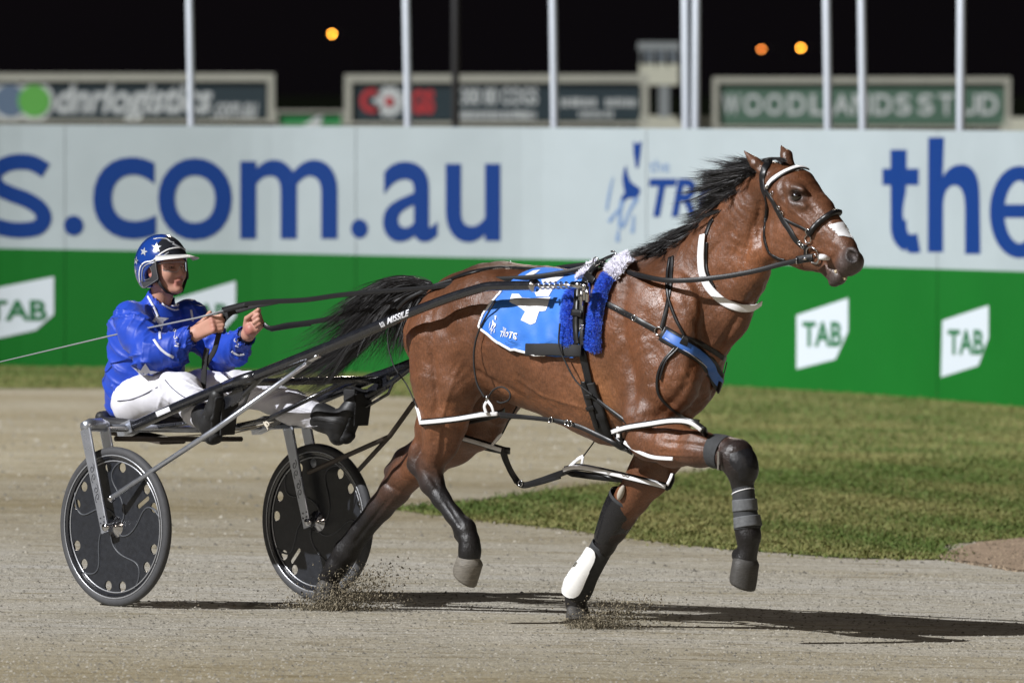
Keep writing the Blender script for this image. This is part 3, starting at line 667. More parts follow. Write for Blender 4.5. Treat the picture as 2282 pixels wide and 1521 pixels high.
for ch, x in zip('WOODLANDSSTUD', (1610, 1658, 1706, 1756, 1806, 1856, 1900, 1948, 1996, 2046, 2092, 2140, 2184)):
    mk('lettering', *text_in(ch, x, 210, x + 40 * (0.85 if ch in 'LST' else 1.0), 256, mp, 0.02), M_sw, bb, smooth=False)
bb, mp = billboard(99, 614, 766, 246, 282, 6, M_brgreen, 'small low green board with a white emblem between the two dark billboards')
mk('white_emblem', *poly_in([(668, 284), (712, 256), (720, 258), (712, 284)], lambda x, yy: at_y(x, yy, 98.96)), M_sw, bb, smooth=False)
# low cream wall and judges' cabin
def low_wall(x0, x1, top, y, lab):
    p = at_y(x0, top, y); q = at_y(x1, top, y); MB().box(((p.x + q.x) / 2, y + 0.1, p.z / 2), ((q.x - p.x) / 2, 0, 0), (0, 0.08, 0), (0, 0, p.z / 2)).build('low_wall', M_frame2, None, smooth=False, label=lab, cat='wall')
low_wall(1425, 1604, 258, 97, 'low cream wall below the small cabin and the paired poles')
low_wall(2232, 2600, 262, 97, 'low cream wall at the right end of the green billboard')
yc = 96.0; k = (yc + 45.37) / FPX
cb = thing('cabin', 'small raised judges cabin with pale lower panel on a single post', 'cabin', (at_y(1470, 280, yc).x, yc, 0))
def cbox(x0, x1, t, b_, nm, m, dep=0.6, y=yc, par=cb):
    p = at_y(x0, t, y); q = at_y(x1, b_, y); MB().box(((p.x + q.x) / 2, y + dep / 2, (p.z + q.z) / 2), ((q.x - p.x) / 2, 0, 0), (0, dep / 2, 0), (0, 0, (p.z - q.z) / 2)).build(nm, m, par, smooth=False)
M_glassd = mat('cabin_window', (0.10, 0.12, 0.14), 0.25, spec=0.6); M_roof = mat('cabin_roof', (0.22, 0.24, 0.24), 0.6)
cbox(1423, 1514, 94, 112, 'roof', M_roof, 0.8); cbox(1428, 1510, 114, 140, 'window_band', M_glassd); cbox(1426, 1512, 142, 190, 'lower_panel', M_frame2, 0.7); cbox(1468, 1492, 192, 262, 'post', M_roof, 0.15)
for x in (1428, 1454, 1481, 1507): cbox(x - 1.5, x + 1.5, 112.5, 141.5, 'mullion', M_roof, 0.03, yc - 0.04)
# ------------------------------------------------------------------ distant street lamps
M_lampo = mat('sodium_lamp', (0.1, 0.05, 0.02), 0.5, emit=(1.0, 0.36, 0.035), estr=44); M_lampo2 = mat('sodium_lamp_dim', (0.1, 0.05, 0.02), 0.5, emit=(1.0, 0.28, 0.05), estr=20)
M_lampw = mat('far_white_lamp', (0.1, 0.1, 0.1), 0.5, emit=(0.9, 0.95, 1.0), estr=60)
M_blackpole = mat('pole_painted_unlit', (0.004, 0.004, 0.004), 0.9, spec=0.05)  # near-black colour makes the poles look unlit under the sun lamp
def lamp(u, v, y, rx, ry, m, lab, cat='street lamp'):
    p = at_y(u, v, y); k = (y + 45.37) / FPX
    o = thing('street_lamp', lab, cat, (p.x, y, 0), 'far lights against the night sky')
    mb = MB(); V = []; F = []
    for i in range(9):
        for j in range(14):
            a = math.pi * i / 8; b2 = 2 * math.pi * j / 14; V.append((p.x + rx * k * math.sin(a) * math.cos(b2), y + rx * k * math.sin(a) * math.sin(b2), p.z + ry * k * math.cos(a)))
    for i in range(8):
        for j in range(14): F.append((i * 14 + j, i * 14 + (j + 1) % 14, (i + 1) * 14 + (j + 1) % 14, (i + 1) * 14 + j))
    mk('lamp_glass', V, F, m, o)
    MB().tube([(p.x + 0.6, y + 0.3, -0.5), (p.x + 0.6, y + 0.3, p.z - 0.1), (p.x + 0.5, y + 0.3, p.z + ry * k * 1.4), (p.x, y + 0.1, p.z + ry * k * 1.3)], 0.025, 8).build('pole', M_blackpole, o)
lamp(740, 76, 210, 3.2, 2.2, M_lampo, 'single glowing orange street lamp in the sky above the white cogwheel sign, left')
lamp(1697, 110, 215, 3.6, 1.8, M_lampo2, 'dimmer left lamp of the pair of orange street lamps')
lamp(1785, 107, 208, 3.6, 1.9, M_lampo, 'brighter right lamp of the pair of orange street lamps')
# ================================================================== THE HORSE
PAL = {0: (0.138, 0.053, 0.023), 1: (0.0075, 0.0065, 0.007), 2: (0.085, 0.039, 0.023), 3: (0.26, 0.115, 0.05), 4: (0.055, 0.042, 0.04), 5: (0.22, 0.195, 0.16), 6: (0.035, 0.02, 0.016), 7: (0.30, 0.10, 0.09), 8: (0.045, 0.045, 0.043), 9: (0.115, 0.052, 0.029)}
hb = Body()
def c_(lst, k=0.03, q=1.0, col=0):   # lst: (u, v, s, r[, q[, col]])
    hb.chain([(rl(p[0], p[1], p[2]), p[3]) + tuple(p[4:]) for p in lst], k, q, col)
# trunk
c_([(985, 750, 0, .175, .95), (1050, 733, 0, .240, 1.02), (1120, 735, 0, .270, .98), (1200, 752, 0, .298, .92), (1290, 775, 0, .325, .86), (1370, 792, 0, .368, .72), (1418, 792, 0, .385, .60)], .06)
c_([(1418, 790, 0, .38, .6), (1470, 790, 0, .29, .75), (1492, 805, 0, .235, .9)], .05)
hb.ell(rl(1440, 620, 0), (.20, .075, .10), .06, 0.0, 2)          # withers
hb.ell(rl(1110, 640, 0), (.20, .14, .10), .06, 0, 2)             # croup
for s in (-1, 1):
    sh = rl(1490, 720, .15 * s); hb.ell(sh, (.16, .06, .22), .13, -0.35, 0)      # shoulder blade
    hb.ell(rl(1498, 845, .155 * s), (.135, .085, .14), .09, 0.2, 0)               # point of shoulder
    hb.ell(rl(1440, 895, .165 * s), (.14, .075, .13), .08, 0.2, 0)                 # upper arm
    hb.ell(rl(1375, 690, .185 * s), (.18, .05, .18), .12, 0.0, 0)
    hb.ell(rl(1070, 700, .17 * s), (.17, .09, .17), .10, 0.3, 0)                  # hip
hb.ell(rl(1530, 800, 0), (.08, .12, .13), .05, 0, 0)             # breast
# neck
c_([(1490, 740, 0, .27, .74), (1545, 655, 0, .215, .68), (1600, 570, 0, .17, .58), (1655, 490, 0, .125, .62), (1700, 430, 0, .098, .66)], .05)
c_([(1545, 768, 0, .165, .75), (1618, 692, 0, .118, .72), (1664, 615, 0, .092, .72), (1692, 560, 0, .082, .75)], .05)
c_([(1445, 590, 0, .06, .6, 2), (1530, 545, 0, .05, .6, 2), (1600, 485, 0, .045, .6, 2), (1660, 425, 0, .04, .6, 2), (1705, 385, 0, .04, .7, 2)], .05)
# head (centre plane)
c_([(1722, 405, 0, .086, .92), (1770, 434, 0, .106, .95), (1816, 484, 0, .088, .86, 9), (1852, 530, 0, .066, .82), (1886, 574, 0, .055, .92, 4)], .035)
c_([(1800, 432, 0, .036, 1.4, 9), (1850, 500, 0, .030, 1.2, 9), (1888, 545, 0, .028, 1.3, 9)], .04)  # bridge of the nose
c_([(1770, 500, 0, .095, .70), (1815, 535, 0, .074, .72), (1855, 565, 0, .055, .85)], .04)       # middle of the face
hb.ell(rl(1895, 588, 0), (.058, .064, .048), .03, 0.75, 4)        # muzzle
c_([(1858, 602, 0, .034, 1.1, 4), (1872, 618, 0, .027, 1.2, 4)], .02)      # lower lip
hb.ell(rl(1862, 627, 0), (.030, .028, .02), .02, 0.5, 4)          # chin
c_([(1735, 545, 0, .070, .85), (1790, 570, 0, .050, .9, 9), (1850, 598, 0, .034, .95, 4)], .04)  # jaw
for s in (-1, 1):
    hb.ell(rl(1752, 520, .050 * s), (.118, .040, .115), .045, 0.6, 0)      # cheek disc
    hb.cap(rl(1766, 466, .080 * s), rl(1822, 524, .058 * s), .020, .012, .03, col=0)   # cheek bone ridge
    e = rl(1776, 436, .088 * s) if s < 0 else rl(1785, 436, .088 * s)
    hb.ell(e + np.array((-.004, -.006 * s, .029)), (.046, .017, .017), .035, -0.15, 9)  # brow
    hb.ell(e + np.array((.0, -.006 * s, -.034)), (.045, .018, .016), .03, -0.25, 9)
    hb.ell(e + np.array((.0, .010 * s, -.001)), (.034, .016, .0215), .012, -0.15, None, True)
    hb.ell(rl(1897, 571, .040 * s), (.036, .024, .040), .02, 0.4, 4)     # nostril flare
    hb.ell(rl(1892, 571, .072 * s), (.022, .040, .031), .008, 0.7, None, True)
    # ears
hb.chain([(rl(1706, 385, -.05), .030), (rl(1684, 364, -.062), .024), (rl(1658, 336, -.07), .005)], .012, 1.0, 9)
hb.chain([(rl(1755, 368, .045), .030), (rl(1752, 345, .05), .024), (rl(1741, 326, .05), .005)], .012, 1.0, 9)
hb.ell(rl(1694, 370, -.085), (.02, .016, .032), .01, 0.6, None, True)
hb.ell(rl(1764, 349, .03), (.014, .02, .03), .008, 0.1, None, True)
# mouth opening
hb.cap(rl(1858, 596, -.07), rl(1882, 611, -.06), .006, .008, .008, col=None, sub=True)
# near hind leg (swinging forward)
c_([(1002, 760, -.13, .195), (992, 845, -.155, .142), (992, 900, -.165, .108), (991, 945, -.165, .088), (982, 990, -.165, .066), (965, 1030, -.165, .052)], .05)
c_([(1035, 780, -.15, .14), (1028, 850, -.175, .088), (1010, 910, -.17, .06)], .05)
c_([(962, 880, -.16, .05), (948, 950, -.165, .034), (930, 1005, -.165, .028, 1, 6), (926, 1035, -.165, .028, 1, 1), (945, 1062, -.165, .034, 1, 1)], .045, 1.0, 0)
c_([(960, 1035, -.165, .054, 1, 6), (962, 1075, -.165, .052, 1, 1), (984, 1112, -.165, .039, 1, 1), (1010, 1146, -.165, .036, 1, 1), (1036, 1178, -.165, .046, 1, 1), (1046, 1205, -.165, .042, 1, 1), (1047, 1226, -.165, .046, 1, 1), (1046, 1242, -.165, .047, 1, 1)], .02)
hb.cap(rl(1022, 1192, -.165), rl(1030, 1206, -.165), .022, .016, .015, col=1)

# far hind leg (on the ground, stretched back)
c_([(1060, 800, .13, .18), (1090, 870, .14, .145), (1060, 940, .15, .115), (1010, 985, .15, .092), (950, 1028, .15, .076), (905, 1062, .15, .066, 1, 2)], .05)
c_([(872, 1050, .15, .034, 1, 6), (900, 1020, .15, .036, 1, 6), (940, 985, .15, .034)], .04)
c_([(905, 1062, .15, .066, 1, 2), (880, 1092, .15, .066, 1, 6), (848, 1130, .15, .056, 1, 1), (805, 1182, .15, .049, 1, 1), (772, 1228, .15, .055, 1, 1), (750, 1262, .14, .047, 1, 1), (735, 1288, .14, .048, 1, 1)], .02)
hb.cap(rl(756, 1240, .14), rl(752, 1256, .14), .03, .02, .015, col=1)

# near fore leg (knee high, cannon hanging)
c_([(1440, 930, -.19, .105), (1450, 975, -.19, .092), (1500, 992, -.19, .088), (1560, 1000, -.19, .072, 1, 2), (1610, 1006, -.185, .062, 1, 6), (1640, 1018, -.18, .070, 1, 1), (1654, 1046, -.175, .060, 1, 1), (1654, 1080, -.17, .043, 1, 1)], .035)
hb.ell(rl(1418, 975, -.20), (.05, .05, .055), .03, 0, 0)          # elbow
c_([(1654, 1080, -.17, .042, 1, 1), (1659, 1130, -.17, .041, 1, 1), (1665, 1172, -.17, .050, 1, 1), (1668, 1195, -.17, .050, 1, 1), (1667, 1222, -.17, .039, 1, 1), (1662, 1242, -.17, .049, 1, 1)], .02)
hb.cap(rl(1646, 1236, -.17), rl(1652, 1244, -.17), .03, .03, .02, col=1)

# far fore leg (on the ground)
c_([(1480, 930, .14, .12), (1475, 1000, .15, .108), (1445, 1060, .15, .090), (1408, 1110, .15, .072), (1382, 1150, .15, .062, 1, 6), (1368, 1180, .15, .052, 1, 1), (1348, 1215, .15, .042, 1, 1), (1318, 1262, .15, .038, 1, 1), (1292, 1300, .15, .052, 1, 1), (1284, 1328, .15, .044, 1, 1), (1284, 1348, .15, .046, 1, 1)], .025)

# sheath / groin shadow volume

hx = axis_grid(-0.1 + float(rl(700, 1300, .15)[0]), 4.35, [(3.05, 4.2, .0055)], .0080)
hy = axis_grid(-.36, .36, [(-.12, .12, .0075), (-.36, -.12, .0080)], .0095)
hz = axis_grid(-.12, 2.3, [(1.5, 2.3, .0055)], .0080)
hV, hF, hC = hb.mesh(hx, hy, hz, PAL)
hV = relax(hV, hF, 3)
# muscle lines, tendons and veins: ridges (+) and grooves (-) worked into the surface along strokes on the near side, mirrored to the far side
_b0 = bvh_of(toW(hV), hF)
def vnormals(V, F):
    n = np.cross(V[F[:, 2]] - V[F[:, 0]], V[F[:, 3]] - V[F[:, 1]]); N = np.zeros_like(V)
    for k in range(4):
        for a in range(3): N[:, a] += np.bincount(F[:, k], n[:, a], minlength=len(V))
    return N / (np.linalg.norm(N, axis=1)[:, None] + 1e-12)
hN = vnormals(hV, hF); disp = np.zeros(len(hV))
def stroke(path, depth, width, both=True):
    px = catmull(path, 6); P = []
    for q in px:
        p, n = shoot(_b0, q[0], q[1])
        if p is not None: d = p - RO; P.append((d.dot(RF), d.dot(RL), p.z))
    if len(P) < 2: return
    P = np.array(P); L = len(P); fade = np.sin(np.pi * (np.arange(L) + .5) / L) ** .5
    for sg in ((1, -1) if both else (1,)):
        Q = P * np.array((1, sg, 1)); lo = Q.min(0) - 3 * width; hi = Q.max(0) + 3 * width; m = np.where(np.all((hV > lo) & (hV < hi), axis=1))[0]
        if len(m) == 0: continue
        best = np.full(len(m), 9.0); w = np.zeros(len(m))
        for i in range(L - 1):
            a, b = Q[i], Q[i + 1]; d = b - a; t = np.clip(((hV[m] - a) @ d) / max(d @ d, 1e-9), 0, 1); dist = np.linalg.norm(hV[m] - a - t[:, None] * d, axis=1)
            k = dist < best; best[k] = dist[k]; w[k] = fade[i]
        disp[m] += depth * w * np.exp(-(best / width) ** 2)
for a in (([(1398, 610), (1385, 700), (1395, 780), (1412, 850), (1405, 935)], -.016, .030), ([(1450, 640), (1468, 720), (1492, 800)], .008, .035), ([(1475, 590), (1528, 655), (1558, 735), (1572, 800)], -.010, .025), ([(1555, 790), (1520, 870), (1470, 925)], -.009, .022),
          ([(1425, 690), (1435, 790), (1448, 880)], .010, .045), ([(1588, 815), (1592, 875), (1578, 945)], -.016, .022), ([(1705, 620), (1655, 690), (1615, 755), (1592, 800)], -.012, .018), ([(1650, 520), (1595, 620), (1545, 700)], .008, .040), ([(1650, 465), (1600, 545), (1535, 620)], -.006, .025),
          ([(1690, 470), (1668, 540), (1655, 600)], -.008, .016), ([(1695, 440), (1690, 500), (1700, 560)], -.008, .014), ([(1125, 640), (1080, 700), (1062, 760), (1064, 830)], -.014, .030), ([(1062, 830), (1095, 850), (1160, 880)], -.010, .025), ([(960, 680), (962, 780), (972, 860), (972, 930)], -.010, .018), ([(1015, 690), (1012, 790), (1002, 870)], .009, .045),
          ([(1150, 840), (1210, 880), (1290, 905), (1360, 935)], .0045, .008), ([(1180, 860), (1240, 905)], .004, .007), ([(1030, 800), (1000, 880), (985, 940), (975, 1010)], .0045, .007), ([(990, 940), (985, 1000), (975, 1040)], -.006, .012), ([(1475, 985), (1540, 990), (1600, 1000)], -.008, .011), ([(1450, 1010), (1510, 1014), (1570, 1015)], .004, .006), ([(1480, 960), (1530, 965), (1590, 985)], .006, .012),
          ([(1500, 860), (1530, 890), (1545, 930)], .0045, .007), ([(1520, 820), (1545, 860), (1560, 900)], .004, .007), ([(1470, 880), (1500, 905)], -.006, .014), ([(1440, 950), (1420, 985), (1440, 1010)], .006, .014),
          ([(1724, 465), (1716, 520), (1727, 572), (1762, 598)], .006, .010), ([(1764, 468), (1796, 492), (1822, 520)], .006, .009), ([(1790, 505), (1815, 540), (1825, 570)], .0040, .006), ([(1800, 450), (1835, 490), (1860, 520)], -.006, .012), ([(1770, 530), (1800, 550), (1830, 560)], .003, .006), ([(1836, 582), (1850, 596), (1866, 604)], -.007, .006), ([(1868, 560), (1855, 575), (1845, 585)], -.004, .008), ([(1742, 415), (1748, 440), (1752, 465)], -.006, .014), ([(1880, 556), (1900, 552), (1912, 566), (1908, 588)], .006, .007),
          ([(985, 1100), (1015, 1148), (1030, 1172)], -.006, .009), ([(940, 1040), (960, 1060), (975, 1085)], -.008, .012), ([(930, 1030), (945, 1000)], .005, .010), ([(970, 1040), (982, 1070)], .006, .010), ([(1625, 1010), (1650, 1035), (1660, 1060)], -.006, .012), ([(860, 1075), (885, 1095)], -.008, .012), ([(868, 1110), (820, 1170), (790, 1210)], -.007, .011)): stroke(*a)
for i in range(6): stroke([(1170 + 36 * i, 800), (1182 + 36 * i, 850), (1200 + 36 * i, 890)], -.0028, .010)
x_, y_, z_ = hV.T; body = (z_ > .75)
disp += body * .0022 * (np.sin(19 * x_ + 4 * np.sin(13 * z_)) * np.sin(17 * z_ + 3 * np.sin(11 * x_ + 9 * y_))) + body * .0012 * np.sin(43 * x_ + 6 * np.sin(21 * z_)) * np.sin(39 * z_ + 5 * np.sin(23 * x_))
hV = hV + hN * disp[:, None]
# black lower body colour tones that belong to the coat: dark dorsal side, pale flank
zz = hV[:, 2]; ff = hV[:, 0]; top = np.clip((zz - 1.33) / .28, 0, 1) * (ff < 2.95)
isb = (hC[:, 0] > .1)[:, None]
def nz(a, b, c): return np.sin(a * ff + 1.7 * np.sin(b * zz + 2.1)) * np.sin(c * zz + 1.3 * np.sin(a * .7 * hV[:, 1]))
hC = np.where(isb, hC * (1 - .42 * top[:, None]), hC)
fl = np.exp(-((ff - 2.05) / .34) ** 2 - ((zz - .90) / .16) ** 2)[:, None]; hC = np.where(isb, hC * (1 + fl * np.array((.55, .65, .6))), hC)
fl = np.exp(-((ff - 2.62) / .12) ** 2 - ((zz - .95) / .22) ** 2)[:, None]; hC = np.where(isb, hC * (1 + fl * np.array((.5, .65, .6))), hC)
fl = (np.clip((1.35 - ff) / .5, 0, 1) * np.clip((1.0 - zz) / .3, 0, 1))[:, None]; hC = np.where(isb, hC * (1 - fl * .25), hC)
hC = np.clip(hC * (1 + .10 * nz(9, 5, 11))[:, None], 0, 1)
for s in (-1, 1):
    d = np.linalg.norm((hV - rl(1896, 572, .062 * s)) / np.array((1.0, 1.0, 1.25)), axis=1); k = np.exp(-(d / .026) ** 6)[:, None]; hC = hC * (1 - k) + np.array((.004, .003, .003)) * k  # shade of the nostril hollow put into the colour to deepen it
    d = np.linalg.norm(hV - (rl(1776, 438, -.09) * np.array((1, -s, 1))), axis=1); k = .75 * np.exp(-(d / .045) ** 4)[:, None]; hC = hC * (1 - k) + np.array((.022, .016, .015)) * k
dm = np.abs(hV[:, 1]) < .014; dm &= (hV[:, 2] > 1.8) & (hV[:, 0] > 3.2)
hW = toW(hV)
M_coat = mat('bay_coat', (0.2, 0.08, 0.04), 0.45, attr='col', var=0.22, vscale=9, bump=0.5, bscale=150, spec=0.55, rvar=0.11, sheen=0.0, bdist=0.004, detail=8, stretch=(1, 1, 0.6))
def coat_relief(m):
    t = m.node_tree; b = t.nodes['Principled BSDF']; tc = t.nodes.new('ShaderNodeTexCoord'); old = b.inputs['Normal'].links[0].from_node
    n = t.nodes.new('ShaderNodeTexNoise'); n.inputs['Scale'].default_value = 20; n.inputs['Detail'].default_value = 4; n.inputs['Roughness'].default_value = 0.6; n.inputs['Distortion'].default_value = 0.8; t.links.new(tc.outputs['Object'], n.inputs['Vector'])
    bp = t.nodes.new('ShaderNodeBump'); bp.inputs['Strength'].default_value = 0.35; bp.inputs['Distance'].default_value = 0.014; t.links.new(n.outputs['Fac'], bp.inputs['Height']); t.links.new(bp.outputs[0], old.inputs['Normal'])
coat_relief(M_coat)
def coat_grain(m):
    t = m.node_tree; b = t.nodes['Principled BSDF']; src = b.inputs['Base Color'].links[0].from_socket; tc = t.nodes.new('ShaderNodeTexCoord'); last = src
    for sc, st, lo, hi in ((170, (1, 1, .35), .74, 1.26), (2.6, (1, 1, 1.4), .72, 1.28)):
        mp = t.nodes.new('ShaderNodeMapping'); mp.inputs['Scale'].default_value = st; mp.inputs['Rotation'].default_value = (0, .6, .4); t.links.new(tc.outputs['Object'], mp.inputs['Vector'])
        n = t.nodes.new('ShaderNodeTexNoise'); n.inputs['Scale'].default_value = sc; n.inputs['Detail'].default_value = 3; t.links.new(mp.outputs[0], n.inputs['Vector'])
        mr = t.nodes.new('ShaderNodeMapRange'); mr.inputs['From Min'].default_value = .3; mr.inputs['From Max'].default_value = .7; mr.inputs['To Min'].default_value = lo; mr.inputs['To Max'].default_value = hi; t.links.new(n.outputs['Fac'], mr.inputs['Value'])
        mx = t.nodes.new('ShaderNodeMix'); mx.data_type = 'RGBA'; mx.blend_type = 'MULTIPLY'; mx.inputs['Factor'].default_value = 1; t.links.new(last, mx.inputs['A']); t.links.new(mr.outputs[0], mx.inputs['B']); last = mx.outputs['Result']
    t.links.new(last, b.inputs['Base Color'])
coat_grain(M_coat)
hbase = W(2.1, 0, 0); hbase.z = gz(hbase.x)
horse = thing('horse', 'bay racing horse with black mane and tail trotting in harness, head turned up', 'horse', hbase)
horse_body = mk('body', hW, hF, M_coat, horse, cols=hC)
HB = bvh_of(hW, hF)
# hooves: wall, coronet and sole, from heel/toe points in side view
def hoof(HT, TT, TB, HB, s, m, wr=.050):
    q = [rl(p[0], p[1], s) for p in (HT, TT, TB, HB)]; V = []; F = []; n = 24; rings = [(-.22, .62), (-.10, .84), (0, .97), (.06, 1.03), (.3, 1.02), (.6, 1.03), (.9, 1.05), (1.0, 1.04), (1.0, .93)]
    for lam, sc in rings:
        h = q[0] * (1 - lam) + q[3] * lam; t = q[1] * (1 - lam) + q[2] * lam; c = (h + t) / 2; d = (t - h) / 2 * sc; L = np.linalg.norm(d)
        for k in range(n):
            a = 2 * math.pi * k / n; x = math.cos(a); V.append(c + d * x * (1 - .10 * lam * math.sin(a) ** 2) + np.array((0, 1, 0)) * math.sin(a) * wr * sc * (1.0 - .14 * max(0, -x) + .10 * lam * (1 - lam) * 4 * .6))
    for i in range(len(rings) - 1):
        for k in range(n): F.append((i * n + k, i * n + (k + 1) % n, (i + 1) * n + (k + 1) % n, (i + 1) * n + k))
    F.append(tuple(range(n))); F.append(tuple((len(rings) - 1) * n + k for k in reversed(range(n))))
    W_ = toW(V); low = min(p[2] - gz(p[0]) for p in W_)
    return mk('hoof', W_, F, m, horse)
M_hoofd = mat('dark_hoof_horn', (0.055, 0.052, 0.048), 0.6, var=0.25, vscale=40, bump=0.3, bscale=60, stretch=(1, 1, 4)); M_hoofl = mat('pale_hoof_horn', (0.16, 0.145, 0.12), 0.6, var=0.3, vscale=30, bump=0.3, bscale=60, stretch=(1, 1, 4))
tag(hoof((1027, 1234), (1068, 1259), (1053, 1308), (1017, 1262), -.165, M_hoofl, .056), label='pale grey hoof of the raised hind leg')
hoof((1642, 1240), (1682, 1257), (1674, 1317), (1634, 1286), -.17, M_hoofd, .060)
hoof((1274, 1352), (1298, 1350), (1308, 1378), (1268, 1377), .15, M_hoofd, .055)
hoof((714, 1297), (744, 1297), (752, 1339), (700, 1336), .13, M_hoofd)
# eyes
M_eye = mat('horse_eye', (0.012, 0.007, 0.005), 0.05, spec=0.8, coat=1.0); M_eyew = mat('eye_white', (0.5, 0.47, 0.45), 0.2, spec=0.6)
M_hair = mat('black_hair', (0.008, 0.007, 0.008), 0.5, spec=0.5, sheen=0.1); M_nost = mat('nostril_inside', (0.16, 0.03, 0.03), 0.4)
M_teeth = mat('teeth', (0.55, 0.45, 0.30), 0.35)
def ball(c, r, n=16, sc=(1, 1, 1)):
    V = []; F = []
    for i in range(n // 2 + 1):
        for j in range(n):
            a = math.pi * i / (n // 2); b = 2 * math.pi * j / n; V.append((c[0] + r * sc[0] * math.sin(a) * math.cos(b), c[1] + r * sc[1] * math.sin(a) * math.sin(b), c[2] + r * sc[2] * math.cos(a)))
    for i in range(n // 2):
        for j in range(n): F.append((i * n + j, i * n + (j + 1) % n, (i + 1) * n + (j + 1) % n, (i + 1) * n + j))
    return V, F
for e in (rl(1776, 438, -.080), rl(1785, 438, .080)):
    sg = -1 if e[1] < 0 else 1
    V, F = ball(e + np.array((0, .003 * sg, 0)), .0245); mk('eye', toW(V), F, M_eye, horse)
    V, F = ball(e + np.array((-.003, -.002 * sg, -.003)), .0225); ob = mk('eye_white', toW(V), F, M_eyew, horse)
V, F = ball(rl(1897, 580, -.036), .014, sc=(1, .8, 1.2)); mk('nostril_lining', toW(V), F, M_nost, horse)
mb = MB()
for i in range(5):
    a = rl(1862 + 5 * i, 602 + 3.6 * i, -.026 + .006 * i); mb.tube([W(*a), W(*(a + np.array((.005, 0, -.013))))], [.0068, .0062], 8)
mb.build('teeth', M_teeth, horse)
# hair: strands as thin tapered ribbons
def hair(name, strands, m, parent, w0):
    V = []; F = []; nb = 0; segs = 7
    for P in strands:
        P = np.asarray(P); n = len(P); w = w0 * rng.uniform(.6, 1.3)
        tan = P[-1] - P[0]; side = np.cross(tan, rng.normal(0, 1, 3)); side /= np.linalg.norm(side) + 1e-9
        tt = np.linspace(0, 1, n)[:, None]; ww = w * (1 - tt ** 2 * .92)
        L = P - side * ww / 2; R = P + side * ww / 2; V.append(np.stack([L, R], 1).reshape(-1, 3))
        i = np.arange(n - 1); F.append(np.stack([nb + 2 * i, nb + 2 * i + 1, nb + 2 * i + 3, nb + 2 * i + 2], 1)); nb += 2 * n
    return mk(name, np.concatenate(V), np.concatenate(F), m, parent, smooth=True)
def bez(P0, P1, P2, P3, n=8):
    t = np.linspace(0, 1, n)[:, None]; return (1 - t) ** 3 * P0 + 3 * t * (1 - t) ** 2 * P1 + 3 * t * t * (1 - t) * P2 + t ** 3 * P3
def pxc(u, v, s): return np.array(wp(u, v, s))
crest = catmull([(1432, 574), (1480, 556), (1530, 524), (1580, 478), (1630, 424), (1672, 388), (1696, 370)], 20)
locks = []
LK = [((1696, 372), (1632, 372), .8), ((1696, 378), (1604, 370), 1.3), ((1694, 380), (1580, 392), 1.3), ((1686, 388), (1562, 402), 1.2), ((1676, 398), (1556, 424), 1.2), ((1664, 412), (1552, 446), 1.2), ((1650, 430), (1566, 470), 1.2), ((1636, 446), (1528, 488), 1.3), ((1612, 472), (1500, 538), 1.1),
      ((1580, 500), (1462, 546), 1.0), ((1545, 524), (1440, 556), .9), ((1500, 548), (1420, 568), .7), ((1460, 566), (1404, 574), .5)]
strands = []
for li in range(300):
    (cu, cv), (tu, tv), w_ = LK[min(int(rng.uniform(0, 1) * len(LK)), len(LK) - 1)]
    cu += rng.normal(0, 8); cv += rng.normal(0, 5)
    ln = rng.uniform(.40, 1.12); tu = cu + (tu - cu) * ln + rng.normal(0, 6); tv = cv + (tv - cv) * ln + rng.normal(0, 9)
    s1 = rng.normal(-.01, .035); curl = rng.normal(0, 10)
    for k in range(30):
        j = rng.normal(0, 1, 8)
        root = pxc(cu + j[0] * 9, cv + 3 + j[1] * 6, rng.uniform(-.035, .03)); sp_ = 2.2
        m1 = pxc(cu + (tu - cu) * .33 + j[2] * 3, cv + (tv - cv) * .2 - 9 + j[3] * 3 + curl * .3, s1 * .7 - .02)
        m2 = pxc(cu + (tu - cu) * .7 + j[4] * 3, cv + (tv - cv) * .75 + 4 + j[5] * 3.5 + curl * .8, s1)
        tp = pxc(tu + j[6] * sp_ * 4, tv + j[7] * sp_ * 2.6, s1 * 1.3)
        strands.append(bez(root, m1, m2, tp, 8))
# the lower mane lies against the near side of the neck
for k in range(2200):
    t = rng.uniform(0, 1); ci = t * (len(crest) - 1); cu, cv = crest[int(ci)]
    L = rng.uniform(6, 20); j = rng.normal(0, 3, 4)
    root = pxc(cu + 4, cv + 2, -.02); q = cu + 10 + j[0]; strands.append(bez(root, pxc(cu + j[1] - 2, cv + 4, -.045), pxc(cu - 6 + j[2], cv + L * .4, -.055), pxc(cu - 16 + j[3], cv + L * .55, -.05), 6))
for li in range(46):      # loose wisps lifting off the neck
    (cu, cv), (tu, tv), w_ = LK[int(rng.integers(0, 12))]; cu += rng.normal(0, 10); cv += rng.normal(0, 6); ln = rng.uniform(1.0, 1.45); tu = cu + (tu - cu) * ln + rng.normal(0, 8); tv = cv + (tv - cv) * ln - rng.uniform(0, 14); s1 = rng.normal(-.01, .045)
    for k in range(9):
        j = rng.normal(0, 1, 8); strands.append(bez(pxc(cu + j[0] * 5, cv + j[1] * 3, rng.uniform(-.03, .03)), pxc(cu + (tu - cu) * .35 + j[2] * 2, cv + (tv - cv) * .1 - 10 + j[3] * 2, s1 * .6), pxc(cu + (tu - cu) * .75 + j[4] * 3, cv + (tv - cv) * .9 + 8 + j[5] * 2, s1), pxc(tu + j[6] * 7, tv + j[7] * 4, s1 * 1.3), 9))
hair('mane', strands, M_hair, horse, .0026)
strands = []
